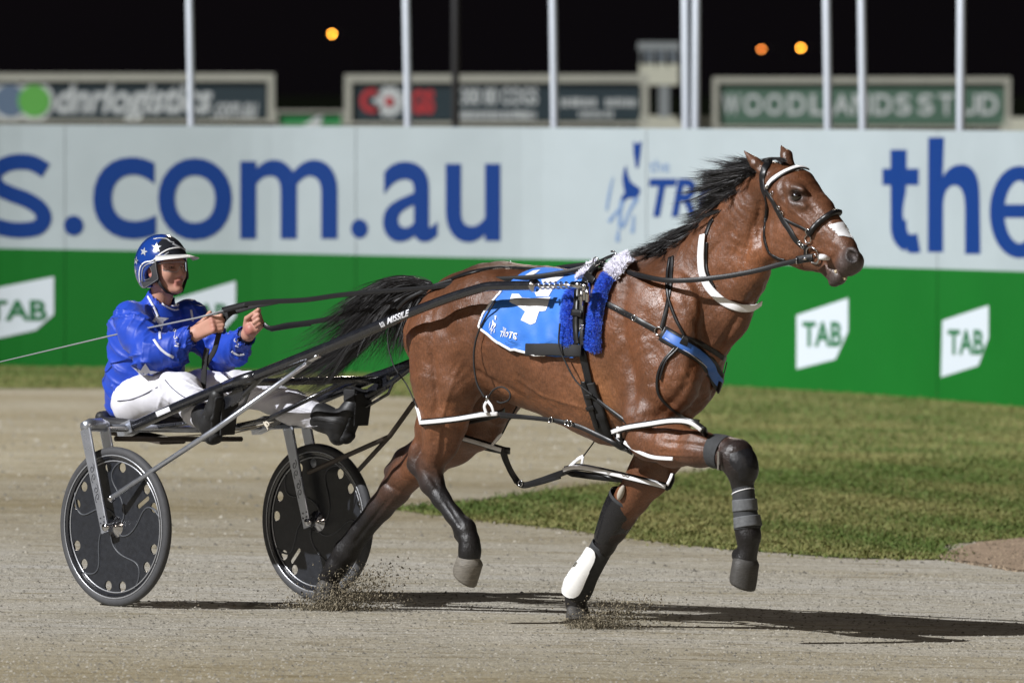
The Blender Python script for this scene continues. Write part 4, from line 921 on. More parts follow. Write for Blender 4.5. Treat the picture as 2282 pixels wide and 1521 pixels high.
for k in range(350):     # forelock blown back between the ears
    j = rng.normal(0, 1, 4); strands.append(bez(pxc(1742 + 5 * j[0], 358 + 3 * j[1], rng.uniform(-.03, .03)), pxc(1732, 350, -.01), pxc(1716, 352 + 2 * j[2], -.03), pxc(1702 + 6 * j[3], 362 + 3 * j[2], -.04), 6))
hair('forelock', strands, M_hair, horse, .004)
# tail
tl = []
spine = [((958, 642), (905, 604), (850, 632), (800, 668)), ]
tails = [((962, 638), (900, 600), (830, 640), (770, 700), 22), ((962, 640), (880, 598), (800, 660), (745, 730), 20), ((965, 645), (890, 605), (820, 700), (760, 770), 22), ((965, 645), (900, 620), (850, 700), (800, 790), 24), ((960, 650), (905, 640), (880, 720), (850, 796), 22), ((958, 655), (925, 670), (905, 730), (885, 790), 16),
         ((962, 642), (890, 610), (800, 680), (675, 770), 18), ((962, 648), (880, 620), (800, 720), (690, 800), 20), ((962, 650), (870, 620), (780, 760), (700, 850), 18), ((962, 650), (860, 630), (770, 800), (690, 875), 18), ((962, 650), (860, 640), (760, 830), (560, 868), 14), ((962, 650), (870, 650), (770, 850), (620, 885), 14), ((962, 640), (900, 604), (840, 640), (790, 690), 18), ((962, 645), (890, 615), (830, 680), (775, 745), 24), ((960, 650), (890, 640), (830, 730), (770, 800), 24)]
strands = []
for li in range(230):
    a, b, c, d, sp = tails[rng.integers(len(tails))]; g = rng.normal(0, 1, 8); s1 = rng.normal(.0, .06)
    for k in range(30):
        j = rng.normal(0, 1, 8) * .35
        ln = rng.uniform(.72, 1.06)
        P0 = pxc(a[0] + 3 * j[0], a[1] + 7 * (g[0] * .5 + j[1]), .0 + .02 * g[1]); P1 = pxc(b[0] + 9 * (g[2] + j[2]), b[1] + 10 * (g[3] + j[3]) + 8, s1 * .5)
        P2 = pxc(c[0] + sp * (g[4] + j[4]), c[1] + sp * .8 * (g[5] + j[5]), s1); P3 = pxc(d[0] + sp * 1.2 * (g[6] + j[6] * 1.3), d[1] + sp * (g[7] + j[7] * 1.3), s1 * 1.5)
        B = bez(P0, P1, P2, P3, 12); B = B[:max(5, int(12 * min(ln, 1)))]
        strands.append(B)
hair('tail', strands, M_hair, horse, .0030)
# ================================================================== THE SULKY
M_leather = mat('black_leather', (0.010, 0.010, 0.011), 0.38, bump=0.15, bscale=200, var=0.2, vscale=60, bdist=0.002)
M_webbing = mat('black_webbing', (0.016, 0.016, 0.017), 0.75, bump=0.2, bscale=400, bdist=0.001)
M_wstrap = mat('white_strap', (0.80, 0.80, 0.81), 0.35, spec=0.5, var=0.04, vscale=30)
M_chrome = mat('polished_metal', (0.62, 0.62, 0.64), 0.18, 1.0)
M_alu = mat('brushed_aluminium', (0.52, 0.55, 0.62), 0.32, 0.85, var=0.06, vscale=30, rvar=0.06)
M_black = mat('black_enamel', (0.011, 0.012, 0.016), 0.26, spec=0.9, coat=0.6, var=0.2, vscale=30, rvar=0.05)
M_disc = mat('wheel_disc', (0.016, 0.018, 0.023), 0.36, spec=0.6, var=0.3, vscale=50, rvar=0.08, bump=0.05, bscale=80)
M_ridge = mat('pressed_ridge', (0.07, 0.075, 0.085), 0.4)  # lighter than the disc: the highlight on the ridges is put into the colour
M_tyre = mat('tyre_rubber', (0.055, 0.056, 0.060), 0.7, var=0.15, vscale=40, bump=0.2, bscale=150, bdist=0.002)
M_rim = mat('rim_line', (0.40, 0.41, 0.43), 0.35, 0.6)
M_vinyl = mat('seat_vinyl', (0.02, 0.02, 0.022), 0.5, bump=0.1, bscale=60)
M_label = mat('sticker_white', (0.75, 0.76, 0.80), 0.5); M_ink = mat('sticker_ink', (0.02, 0.02, 0.03), 0.5)
M_brown = mat('undertray', (0.06, 0.045, 0.035), 0.6, var=0.3, vscale=20)
M_cord = mat('cream_cord', (0.6, 0.55, 0.45), 0.8)
P3 = lambda u, v, s: wp(u, v, s)
slb = W(0, 0, 0); slb.z = 0
sulky = thing('sulky', 'black and silver two wheeled racing sulky with black disc wheels drawn by the horse', 'sulky', slb)
circ = lambda x, y, r, n=18: [(x + r * math.cos(2 * math.pi * i / n), y + r * math.sin(2 * math.pi * i / n)) for i in range(n)]
def wheel(cu, cv, s, rot, R=.357):
    c = rl(cu, cv, s); g = gz((RO + RF * c[0] + RL * s).x); 
    c[2] = g + R - 0.004; wc = W(c[0], s, c[2]); nrm = RL
    wh = bpy.data.objects.new('wheel', None); C.objects.link(wh); wh.parent = sulky; wh.location = wc - sulky.location
    holes = []
    for k in range(6):
        for dd in (-10, 10):
            a = math.radians(30 + 60 * k + dd + rot); holes.append(circ(.267 * math.cos(a), .267 * math.sin(a), .0225))
    a = math.radians(32 + rot); d = np.array((math.cos(a), math.sin(a))); n_ = np.array((-d[1], d[0])); sl = []
    for i in range(9): t = math.pi * (i / 8) - math.pi / 2; sl.append(tuple(d * (.248 + .011 * math.cos(t)) + n_ * .011 * math.sin(t)))
    for i in range(9): t = math.pi * (i / 8) + math.pi / 2; sl.append(tuple(d * (.180 + .011 * math.cos(t)) + n_ * .011 * math.sin(t)))
    holes.append(sl)
    V, F = curve_fill(circ(0, 0, R - .045, 72), holes, .0035)
    rr = np.sqrt(V[:, 0] ** 2 + V[:, 1] ** 2); bul = .022 * (1 - rr / (R - .045))
    mk('disc', [wc + RF * p[0] + Vector((0, 0, p[1])) + RL * (p[2]) for p in V], F, M_disc, wh, smooth=False)
    tp = [(R - .046 + .022 + .0215 * math.cos(t), .0205 * math.sin(t)) for t in np.linspace(0, 2 * math.pi, 17)]
    mk('tyre', *lathe(tp, wc, nrm, 96), M_tyre, wh)
    rm = [(R - .056, -.012), (R - .040, -.018), (R - .034, -.012), (R - .036, .0), (R - .034, .012), (R - .040, .018), (R - .056, .012), (R - .056, -.012)]
    mk('rim', *lathe(rm, wc, nrm, 96), M_black, wh)
    lm = MB()
    for q in (-1, 1):
        lm.add(*lathe([(R - .037, q * .0185), (R - .040, q * .0205), (R - .043, q * .0185)], wc, nrm, 96)); lm.add(*lathe([(R - .062, q * .006), (R - .065, q * .009), (R - .068, q * .006)], wc, nrm, 96))
    lm.build('rim_line', M_rim, wh)
    sw = MB()
    for k in range(5):      # pressed swirl ridges
        a0 = math.radians(72 * k + rot + 20)
        for sgn in (-1, 1):
            pts = []
            for t in np.linspace(0, 1, 22):
                ang = a0 + 1.15 * math.sin(t * 2.4) * (1 if t < 9 else 1) + .25 * t; r_ = .045 + .255 * t
                pts.append(wc + RF * (r_ * math.cos(ang)) + Vector((0, 0, r_ * math.sin(ang))) + RL * (sgn * .0042))
            sw.tube(pts, .0040, 6)
    sw.build('swirl_ridge', M_ridge, wh)
    mk('hub', *lathe([(.0, -.07), (.016, -.07), (.018, -.05), (.018, -.048), (.024, -.014), (.05, -.006), (.05, .006), (.024, .014), (.018, .048), (.018, .05), (.016, .07), (0, .07)], wc, nrm, 28), M_chrome, wh)
    return wc, c
nw, nc = wheel(258, 1170, -HT, 0)
fwh, fc_ = wheel(708, 1165, HT, 196)
def blade(a, b, w0, w1, t, wdir, nrm):
    """flat tapered bar from a to b"""
    V = []; d = (b - a); n = 8
    for i in range(n + 1):
        p = a + d * i / n; w_ = w0 + (w1 - w0) * i / n; e = .85
        for (x, y) in ((-1, -.6), (-e, -1), (e, -1), (1, -.6), (1, .6), (e, 1), (-e, 1), (-1, .6)): V.append(p + wdir * x * w_ / 2 + nrm * y * t / 2)
    F = []
    for i in range(n):
        for k in range(8): F.append((i * 8 + k, i * 8 + (k + 1) % 8, (i + 1) * 8 + (k + 1) % 8, (i + 1) * 8 + k))
    F.append(tuple(range(7, -1, -1))); F.append(tuple(n * 8 + k for k in range(8))); return V, F
beamz = P3(200, 962, -HT - .06).z
for (wc, c, sg) in ((nw, nc, -1), (fwh, fc_, 1)):
    ft = c[0] - .135; tz = c[2] + .43
    for ss in (c[1] - .058, c[1] + .058):
        top = W(ft, ss, tz); bot = W(c[0] - .005, ss, c[2] - .025); wd = (RF * .95 + Vector((0, 0, .3))).normalized()
        fk = MB().add(*blade(top, bot, .064, .046, .012, wd, RL)).build('fork_arm', M_alu, sulky, smooth=False)
        o_ = -RL if ss < c[1] else RL
        ms = MB()
        for q in range(4): 
            cc = bot.lerp(top, .10) + wd * (-.012 + .024 * (q % 2)) + Vector((0, 0, .022 * (q // 2))) + o_ * .006
            V, F = lathe([(0, .002), (.004, .002), (.004, 0)], cc, o_, 8); ms.add(V, F)
        ms.build('rivet', M_ink, fk)
        if ss < c[1]:       # scroll engraving on the outer blade
            sc_ = MB()
            for (tt, flip) in ((.62, 1), (.53, -1), (.42, 1), (.34, -1)):
                cc = bot.lerp(top, tt) - RL * .0065; pts = []
                for w_ in np.linspace(0, 1, 16):
                    an = w_ * 2 * math.pi * 1.2 + (0 if flip > 0 else math.pi); r_ = .003 + .013 * w_
                    pts.append(cc + wd * (r_ * math.cos(an)) + Vector((0, 0, r_ * 1.4 * math.sin(an))))
                sc_.tube(pts, .0014, 5)
            sc_.build('engraving', M_ink, fk)
    a = W(ft, c[1] - .066, tz + .008); b = W(ft, c[1] + .066, tz + .008)
    MB().tube([a, W(ft, c[1] - .03, tz + .018), W(ft, c[1] + .03, tz + .018), b], [.026, .030, .030, .026], 14).build('fork_crown', M_alu, sulky)
nb0 = W(nc[0] - .135, -HT + .0, nc[2] + .435); fb0 = W(fc_[0] - .135, HT, fc_[2] + .435)
MB().tube([nb0, nb0.lerp(fb0, .5) - Vector((0, 0, .012)), fb0], .017, 14).build('axle_beam', M_alu, sulky)
MB().tube([nb0.lerp(fb0, .1) - Vector((0, 0, .05)), nb0.lerp(fb0, .3) - Vector((0, 0, .055)), nb0.lerp(fb0, .72) - Vector((0, 0, .06))], .012, 10).build('lower_beam', M_brown, sulky)
# shafts
def shaft(lst, r):
    P = catmull([tuple(P3(*p)) + (r if p[0] < lst[7][0] else r * .84,) for p in lst], 8); return tube([Vector(tuple(p[:3])) for p in P], [float(p[3]) for p in P], 14)
near_l = [(284, 957, -.42), (400, 904, -.42), (514, 857, -.42), (566, 839, -.42), (622, 817, -.42), (734, 772, -.42), (846, 725, -.405), (913, 697, -.39), (1000, 664, -.37), (1060, 645, -.36), (1083, 639, -.355), (1108, 637, -.35), (1188, 636, -.345)]
SV, SF = shaft(near_l, .0245); nsh = mk('shaft', SV, SF, M_black, sulky)
SHB = bvh_of(SV, SF)
far_l = [(p[0] + 298, p[1] - 8, .42 if i < 8 else .40) for i, p in enumerate(near_l)]
V, F = shaft(far_l, .0245); fsh = mk('shaft', V, F, M_black, sulky)
MB().tube([P3(505, 861, -.42), P3(540, 848, -.42), P3(572, 837, -.42)], [.0275, .029, .0275], 14).build('sleeve', M_black, nsh)
MB().tube([P3(1186, 636, -.345), P3(1194, 636, -.345)], .028, 16).build('end_collar', M_chrome, nsh)
sp = MB(); a = P3(1194, 636, -.345); b = P3(1298, 635, -.345); sp.tube([a, b], .0055, 8)
hx_ = []
for i in range(6 * 14 + 1):
    t = i / (6 * 14); p = a.lerp(b, .06 + .68 * t); an = i / 14 * 2 * math.pi; hx_.append(p + Vector((0, 0, .014 * math.sin(an))) + RL * (.014 * math.cos(an)))
sp.tube(hx_, .0038, 6); sp.tube([a.lerp(b, .78), b], [.016, .017], 14); sp.build('spring', M_chrome, nsh)
for (l, par, so) in ((near_l, nsh, -.42), (far_l, fsh, .42)):
    p = P3(l[0][0] + 2, l[0][1] - 2, so); MB().box(p, RF * .045 + Vector((0, 0, .016)), RL * .028, Vector((-.006, 0, .028))).build('clamp', M_alu, par, smooth=False)
def on_shaft(off): 
    def f(x, y):
        p, n = shoot(SHB, x, y)
        return (p + n * off) if p is not None else P3(x, y, -.445)
    return f
V, F = text_in('MISSILE', 863, 709, 912, 722, on_shaft(.0025), .02, .2, cell=12, skew=-20); mk('lettering', V, F, M_label, nsh, smooth=False)
mk('sticker', *poly_in([(846, 720), (855, 716), (859, 725), (850, 729)], on_shaft(.003), 6), M_label, nsh, smooth=False)
V, F = text_in('THE', 848, 719, 856, 726, on_shaft(.0045), .0, .1, cell=12, skew=-2); mk('lettering', V, F, M_ink, nsh, smooth=False)
mk('sticker', *poly_in([(347, 918), (377, 906), (381, 915), (351, 928)], on_shaft(.0025), 8), M_label, nsh, smooth=False)
# struts
MB().tube([P3(250, 1108, -HT - .075), P3(480, 956, -.53), P3(690, 806, -.43)], [.0125, .0125, .0115], 12).build('strut', M_alu, sulky)
MB().tube([P3(686, 808, -.432), P3(700, 798, -.43), P3(712, 790, -.425)], [.014, .010, .013], 12).build('strut_joint', M_chrome, sulky)
MB().tube([P3(246, 1106, -HT - .07), P3(252, 1112, -HT - .07)], [.018, .018], 10).build('strut_bolt', M_chrome, sulky)
fs1 = MB(); fs1.tube([P3(688, 1052, HT - .07), P3(868, 972, .5), P3(925, 893, .43), P3(985, 830, .42)], .0115, 12).build('strut', M_brown, sulky)
MB().tube([P3(800, 1046, HT + .07), P3(866, 974, .50)], .0105, 12).build('strut_brace', M_brown, sulky)
# cross bar between the shafts, seat, foot cups
MB().tube([P3(530, 852, -.42), W(.60, -.2, P3(530, 852, -.42).z - .0), W(.62, .2, P3(530, 852, -.42).z), P3(858, 846, .42)], .017, 12).build('cross_bar', M_black, sulky)
MB().tube([nb0.lerp(fb0, .3), W(.1, -.2, beamz + .04), P3(560, 850, -.3)], .011, 10).build('under_bar', M_black, sulky)
MB().tube([nb0.lerp(fb0, .7), W(.1, .2, beamz + .04), W(.58, .24, P3(530, 852, -.42).z)], .011, 10).build('under_bar', M_black, sulky)
sb = Body(); sc0 = rl(335, 944, 0)
sb.ell(sc0, (.17, .21, .035), .03); sb.cap(sc0 + np.array((-.15, -.16, .03)), sc0 + np.array((-.15, .16, .03)), .03, .03, .03)
sb.cap(sc0 + np.array((-.10, -.19, .01)), sc0 + np.array((.1, -.18, 0)), .025, .02, .03); sb.cap(sc0 + np.array((-.10, .19, .01)), sc0 + np.array((.1, .18, 0)), .025, .02, .03)
V, F, _ = sb.mesh(np.arange(sc0[0] - .25, sc0[0] + .25, .012), np.arange(-.28, .28, .012), np.arange(sc0[2] - .08, sc0[2] + .12, .01)); mk('seat', toW(V), F, M_vinyl, sulky)
MB().add(*blade(W(sc0[0] - .12, -.05, sc0[2] - .04), W(sc0[0] + .2, -.05, sc0[2] - .075), .20, .16, .02, RL, Vector((0, 0, 1)))).build('seat_bracket', M_brown, sulky, smooth=False)
for sg, cu, cv in ((-1, 487, 925), (1, 785, 905)):     # stirrup cups hung from the shafts
    c0 = rl(cu, cv, .37 * sg); mb = MB()
    mb.add(*blade(W(c0[0] + .055, .37 * sg, c0[2] - .085), W(c0[0] + .075, .37 * sg, c0[2] + .06), .085, .10, .012, RL, RF)); 
    mb.add(*blade(W(c0[0] + .055, .37 * sg, c0[2] + .06), W(c0[0] - .01, .37 * sg, c0[2] + .085), .10, .09, .010, RL, Vector((0, 0, 1))))
    mb.add(*blade(W(c0[0] + .0, .32 * sg, c0[2] + .05), W(c0[0] + .07, .32 * sg, c0[2] + .05), .05, .06, .008, Vector((0, 0, 1)), RL)); mb.add(*blade(W(c0[0] + .0, .42 * sg, c0[2] + .05), W(c0[0] + .07, .42 * sg, c0[2] + .05), .05, .06, .008, Vector((0, 0, 1)), RL))
    mb.build('foot_cup', M_webbing, sulky, smooth=False)
    so = MB(); so.tube([W(c0[0] + .08, .38 * sg, c0[2] + .05), W(c0[0] + .2, .40 * sg, c0[2] + .10), W(c0[0] + .36, .42 * sg, c0[2] + .20)], .014, 10)
    so.tube([W(c0[0] + .08, .38 * sg, c0[2] - .0), W(c0[0] + .2, .40 * sg, c0[2] + .06), W(c0[0] + .23, .40 * sg, c0[2] + .11)], .007, 8)
    so.box(W(c0[0] + .14, .40 * sg, c0[2] + .085), RF * .06 + Vector((0, 0, .03)), RL * .012, Vector((0, 0, .028))); so.build('foot_cup_bracket', M_black, sulky, smooth=False)
cm = MB(); cm.tube(catmull([tuple(P3(330, 975, -.1)), tuple(P3(450, 968, 0)), tuple(P3(550, 952, .1)), tuple(P3(610, 940, .2))], 5), .0035, 6); cm.tube(catmull([tuple(P3(470, 974, 0)), tuple(P3(550, 958, .1)), tuple(P3(600, 942, .18))], 5), .003, 6)
cm.tube(catmull([tuple(P3(588, 940, .15)), tuple(P3(594, 950, .15)), tuple(P3(600, 945, .15)), tuple(P3(592, 940, .15)), tuple(P3(598, 958, .15))], 4), .0045, 6); cm.build('cord', M_cord, sulky)

# ================================================================== THE HARNESS
def strip(mb, P, w, t=.004, off=.002, s=0.0, smooth=3, n=8):
    pts, nor, _ = lay(HB, P, s, n, off, smooth); mb.strap(pts, nor, w, t); return pts, nor
def free(mb, lst, w, t=.004, nor=None, n=8):
    pts = [Vector(tuple(p)) for p in catmull([tuple(P3(*q)) for q in lst], n)]; nn = nor or (CAM * 0 + Vector((-.5, -.85, .1))); mb.strap(pts, nn.normalized(), w, t); return pts
def twotone(P, w, par, s=0.0, off=.003, surface=True):
    a = MB(); b = MB()
    if surface: strip(a, P, w, .005, off, s); strip(b, P, w * .62, .002, off + .005, s)
    else: free(a, P, w, .005); pts = [Vector(tuple(p)) + Vector((-.5, -.85, .1)).normalized() * .005 for p in catmull([tuple(P3(*q)) for q in P], 8)]; b.strap(pts, Vector((-.5, -.85, .1)).normalized(), w * .62, .002)
    a.build('strap', M_leather, par); b.build('white_facing', M_wstrap, par)
def buckle(mb, u, v, r=.010, s=-.3, bv=None):
    p, n = shoot(bv or HB, u, v)
    if p is None: p = P3(u, v, s); n = -RL
    mb.add(*ring(p + n * .006, n, r, .0022, 4 * 4, 6))
hl = horse.location
# bridle
br = thing('bridle', 'black racing bridle with white browband and silver bit rings on the horse head', 'bridle', (wp(1750, 480, 0)))
twotone([(1714, 414), (1724, 402), (1745, 388), (1768, 378), (1784, 376), (1796, 379)], .034, br, off=.006)
mb = MB()
strip(mb, [(1714, 360), (1704, 376), (1699, 398), (1701, 420), (1706, 436)], .030)
strip(mb, [(1706, 425), (1722, 448), (1736, 474), (1746, 492), (1760, 512), (1772, 532), (1785, 545), (1795, 550)], .026)
strip(mb, [(1748, 488), (1768, 498), (1786, 506), (1800, 514)], .013)
strip(mb, [(1795, 545), (1797, 560), (1795, 574)], .020)
strip(mb, [(1705, 436), (1710, 462), (1706, 495), (1704, 525), (1710, 552), (1718, 566), (1735, 576), (1750, 580)], .017)
mb.build('cheek_strap', M_leather, br)
nb = MB(); pts, nor, _ = lay(HB, [(1806, 520), (1818, 504), (1834, 490), (1850, 479), (1862, 475), (1871, 477)], 0, 8, .008, 3); nb.tube(pts, .0135, 10); nb.build('noseband', M_leather, br)
rg = MB()
for u, v, r in ((1804, 516, .014), (1803, 533, .017)): 
    p, n = shoot(HB, u, v); rg.add(*ring(p + n * .008, n, r, .003))
p, n = shoot(HB, 1815, 566); rg.add(*ring(p + n * .012, n, .036, .0035, 28)); rg.add(*ring(p + n * .014 + Vector((.01, 0, -.015)), n, .022, .003, 20))
rg.build('bit_ring', M_chrome, br)
MB().tube([P3(1826, 572, -.085), P3(1836, 573, -.075), P3(1848, 576, -.05)], [.012, .013, .008], 10).build('bit', M_wstrap, br)
bk = MB()
for u, v in ((1712, 414), (1722, 430), (1737, 462), (1744, 474), (1783, 540), (1790, 548)): bk = MB(); buckle(bk, u, v, .008); bk.build('buckle', M_chrome, br)
MB().add(*ball(tuple(shoot(HB, 1712, 416)[0] + Vector((-.006, -.01, 0))), .012)).build('rosette', M_chrome, br)
# nose patch
def on_horse(off): 
    def f(x, y):
        p, n = shoot(HB, x, y)
        if p is None:
            for k in range(1, 12):
                p, n = shoot(HB, x - 2 * k, y + 1 * k)
                if p is not None: break
            else: p, n = wp(x, y, -.05), -RL
        return p + n * off
    return f
mk('nose_patch', *poly_in([(1846, 502), (1868, 496), (1886, 494), (1898, 508), (1911, 528), (1904, 532), (1880, 526), (1868, 526), (1866, 520), (1862, 520), (1862, 514), (1856, 514), (1856, 508), (1850, 508)], on_horse(.003), 8), M_wstrap, None, label='white adhesive nose strip on the horse nose above the nostril', cat='nose strip')
# neck strap (white)
ns = thing('neck_strap', 'white strap hanging loose round the horse neck', 'strap', wp(1600, 600, 0))
pts, nor, _ = lay(HB, [(1570, 524), (1567, 545), (1565, 575), (1568, 608), (1580, 638), (1602, 662), (1628, 678), (1655, 685), (1676, 682), (1692, 672)], 0, 8, .012, 8)
mb = MB(); mb.strap(pts, nor, .034, .004); mb.build('strap_band', M_wstrap, ns)
mb = MB(); strip(mb, [(1573, 524), (1582, 500), (1590, 488)], .02); strip(mb, [(1576, 540), (1574, 575), (1578, 610), (1592, 640)], .012, off=.003); mb.build('strap_lining', M_leather, ns)
# saddle cloth
clo = [(1150, 622), (1175, 607), (1215, 600), (1262, 606), (1290, 618), (1312, 640), (1303, 700), (1300, 760), (1300, 792), (1250, 794), (1190, 789), (1150, 778), (1112, 760), (1085, 738), (1074, 722), (1082, 702), (1100, 678), (1120, 650)]
clo_s = [tuple(p) for p in catmull(clo, 3, True)]
M_cloth = mat('blue_cloth', (0.028, 0.175, 0.64), 0.6, var=0.07, vscale=14, bump=0.5, bscale=9, bdist=0.012, sheen=0.2, detail=2)
def cloth_off(x, y, base):
    t = (x - 1070) / 250.0
    k = max(0, min(1, (y - 640) / 120))
    return base + .012 * k * (1 + math.sin(x * .075 + y * .03) * .8 + .3 * math.sin(x * .16 - y * .05)) + .004
def on_cloth(extra):
    oh = on_horse(0)
    def f(x, y):
        p, n = shoot(HB, x, y)
        if p is None:
            for k in range(1, 30):
                p, n = shoot(HB, x, y + 2 * k)
                if p is not None: p = CAM + ray(x, y) * ((p - CAM).length + .02 * k * .5); break
            else: p, n = wp(x, y, -.1), -RL
        return p + n * (cloth_off(x, y, .006) + extra)
    return f
def mirror(V):
    out = []
    for p in V:
        q = Vector(tuple(p)) - RO; out.append(Vector(tuple(p)) - RL * (2 * q.dot(RL)))
    return out
V, F = poly_in(clo_s, on_cloth(0), 9)
sc_t = thing('saddle_cloth', 'bright blue numbered saddle cloth with white number 4 and white hem', 'saddle cloth', wp(1200, 700, -.28))
MB().add(V, F).add(mirror(V), F).build('cloth', M_cloth, sc_t)
mk('number_4', *poly_in([(1144, 657), (1160, 659), (1168, 668), (1182, 669), (1230, 665), (1220, 695), (1206, 696), (1197, 720), (1188, 725), (1170, 717), (1178, 699), (1162, 688), (1139, 675)], on_cloth(.0025), 8), M_wstrap, sc_t)
mk('number_4', *poly_in([(1190, 642), (1240, 642), (1236, 648), (1226, 664), (1200, 664), (1196, 656)], on_cloth(.0025), 8), M_wstrap, sc_t)
mk('number_4', *poly_in([(1208, 628), (1240, 622), (1258, 622), (1240, 634), (1212, 636)], on_cloth(.0025), 8), M_wstrap, sc_t)
mk('white_panel', *poly_in([(1168, 620), (1190, 608), (1206, 606), (1196, 614), (1180, 622)], on_cloth(.0025), 8), M_wstrap, sc_t)
hem = catmull([(1122, 650), (1100, 678), (1082, 702), (1075, 722), (1086, 739), (1112, 760), (1150, 777), (1190, 788), (1225, 791)], 6)
cl = on_cloth(.002); hp = [cl(*q[:2]) for q in hem]; MB().strap(hp, Vector((-.6, -.78, .1)), .011, .004).build('hem', M_wstrap, sc_t)
_d, _p = emblem(1096, 704, 40 / 1270); logo(_d + _p, on_cloth(.004), M_wstrap, sc_t, 6)
V, F = text_in('THE', 1126, 729, 1138, 736, on_cloth(.003), .03, .2, cell=6, skew=4); mk('lettering', V, F, M_wstrap, sc_t, smooth=False)
V, F = text_in('TROTS', 1121, 736, 1162, 750, on_cloth(.004), .02, .2, cell=5, skew=8); mk('lettering', V, F, M_wstrap, sc_t, smooth=False)
# harness saddle with fleece
M_fleeceb = mat('blue_fleece', (0.018, 0.11, 0.66), 0.8, attr='col', sheen=0.3); M_fleecew = mat('lilac_white_fleece', (0.62, 0.60, 0.72), 0.8, attr='col', sheen=0.3)
sd_t = thing('harness_saddle', 'black harness saddle strap with blue and white fleece padding round the horse girth', 'saddle', wp(1320, 700, -.28))
def fleece(name, P, w, m, col, n=5200):
    pts, nor, _ = lay(HB, P, 0, 10, .004, 5); mb = MB(); mb.strap(pts, nor, w, .022); b = mb.build('pad', m, sd_t, cols=np.array([col] * len(mb.V)))
    V = []; F = []; Cc = []; k = 0
    for i in range(n):
        t = rng.uniform(0, len(pts) - 1.001); j = int(t); fr = t - j; p = pts[j].lerp(pts[j + 1], fr); nn = nor[j]; tg = (pts[j + 1] - pts[j]).normalized(); bb = tg.cross(nn).normalized()
        x = rng.uniform(-.53, .53); rt = p + bb * (x * w) + nn * (.019 - .018 * abs(x) ** 3 * 4)
        d = (nn * rng.uniform(.4, 1.2) + bb * (x * 1.6 + rng.normal(0, .6)) + tg * rng.normal(0, .6) + Vector((0, 0, -.4))).normalized(); L = rng.uniform(.010, .024); sd_ = d.cross(nn + tg * .3).normalized() * .0030
        V += [rt - sd_, rt + sd_, rt + d * L]; F.append((k, k + 1, k + 2)); k += 3; cc = np.array(col) * rng.uniform(.75, 1.5); Cc += [cc, cc, cc]
    mk('fleece_pile', np.array([tuple(v) for v in V]), F, m, b, smooth=False, cols=np.array(Cc))
fleece('fleece', [(1280, 652), (1274, 690), (1272, 730), (1276, 768)], .068, M_fleeceb, (0.018, 0.11, 0.66), 6500)
fleece('fleece', [(1362, 618), (1346, 650), (1334, 700), (1330, 740), (1326, 776)], .066, M_fleeceb, (0.018, 0.11, 0.66), 8000)
fleece('fleece', [(1404, 580), (1386, 590), (1368, 612)], .088, M_fleecew, (0.74, 0.73, 0.82), 3500)
fleece('fleece', [(1326, 594), (1310, 612), (1302, 622)], .06, M_fleecew, (0.74, 0.73, 0.82), 1600)
mb = MB(); strip(mb, [(1374, 578), (1350, 588), (1330, 604), (1314, 628), (1304, 655), (1298, 690), (1296, 730), (1298, 772)], .058, .008, .018)
strip(mb, [(1298, 640), (1294, 690), (1292, 730), (1296, 768)], .028, .010, .026)
strip(mb, [(1296, 765), (1303, 800), (1311, 835), (1316, 862)], .036, .006, .006); mb.build('saddle_strap', M_leather, sd_t)
mb = MB(); strip(mb, [(1312, 852), (1322, 885), (1336, 925), (1350, 968)], .078, .016, .004); mb.build('girth_pad', M_webbing, sd_t)
mb = MB(); strip(mb, [(1306, 846), (1316, 880), (1326, 915), (1335, 945)], .026, .007, .021); strip(mb, [(1316, 905), (1330, 902)], .02, .006, .026); strip(mb, [(1312, 880), (1326, 876)], .02, .006, .026); strip(mb, [(1350, 962), (1368, 984), (1390, 998), (1408, 1004)], .035, .006, .004); mb.build('girth_strap', M_leather, sd_t)
mb = MB(); pts = [on_cloth(.006)(u, v) for u, v in ((1178, 778), (1205, 779), (1240, 780), (1275, 781), (1306, 783))]; mb.strap(pts, Vector((-.6, -.78, .05)), .052, .005); mb.build('cloth_strap', M_webbing, sd_t)
mb = MB(); strip(mb, [(1288, 700), (1310, 700)], .03, .006, .038); strip(mb, [(1318, 618), (1336, 630)], .03, .006, .03); mb.build('keeper', M_leather, sd_t)
mb = MB(); p = P3(1300, 650, -.34); mb.box(p, RF * .02, RL * .012, Vector((0, 0, .035))); mb.box(P3(1296, 660, -.355), RF * .006, RL * .006, Vector((0, 0, .04))); mb.box(P3(1310, 655, -.35), RF * .006, RL * .01, Vector((0, 0, .034))); mb.tube([P3(1298, 636, -.345), P3(1310, 640, -.335)], .02, 12); mb.build('shaft_holder', M_chrome, sd_t)
mb = MB()
for u, v, s in ((1328, 582, -.10), (1296, 728, -.34)): mb.add(*ring(P3(u, v, s), RL if s > -.2 else RL + RF * .3, .017 if s > -.2 else .013, .003))
mb.tube([P3(1376, 580, 0), P3(1374, 566, 0), P3(1368, 560, 0), P3(1362, 560, 0)], .004, 8); mb.tube([P3(1370, 577, 0), P3(1394, 573, 0)], .007, 8); mb.build('terret', M_chrome, sd_t)
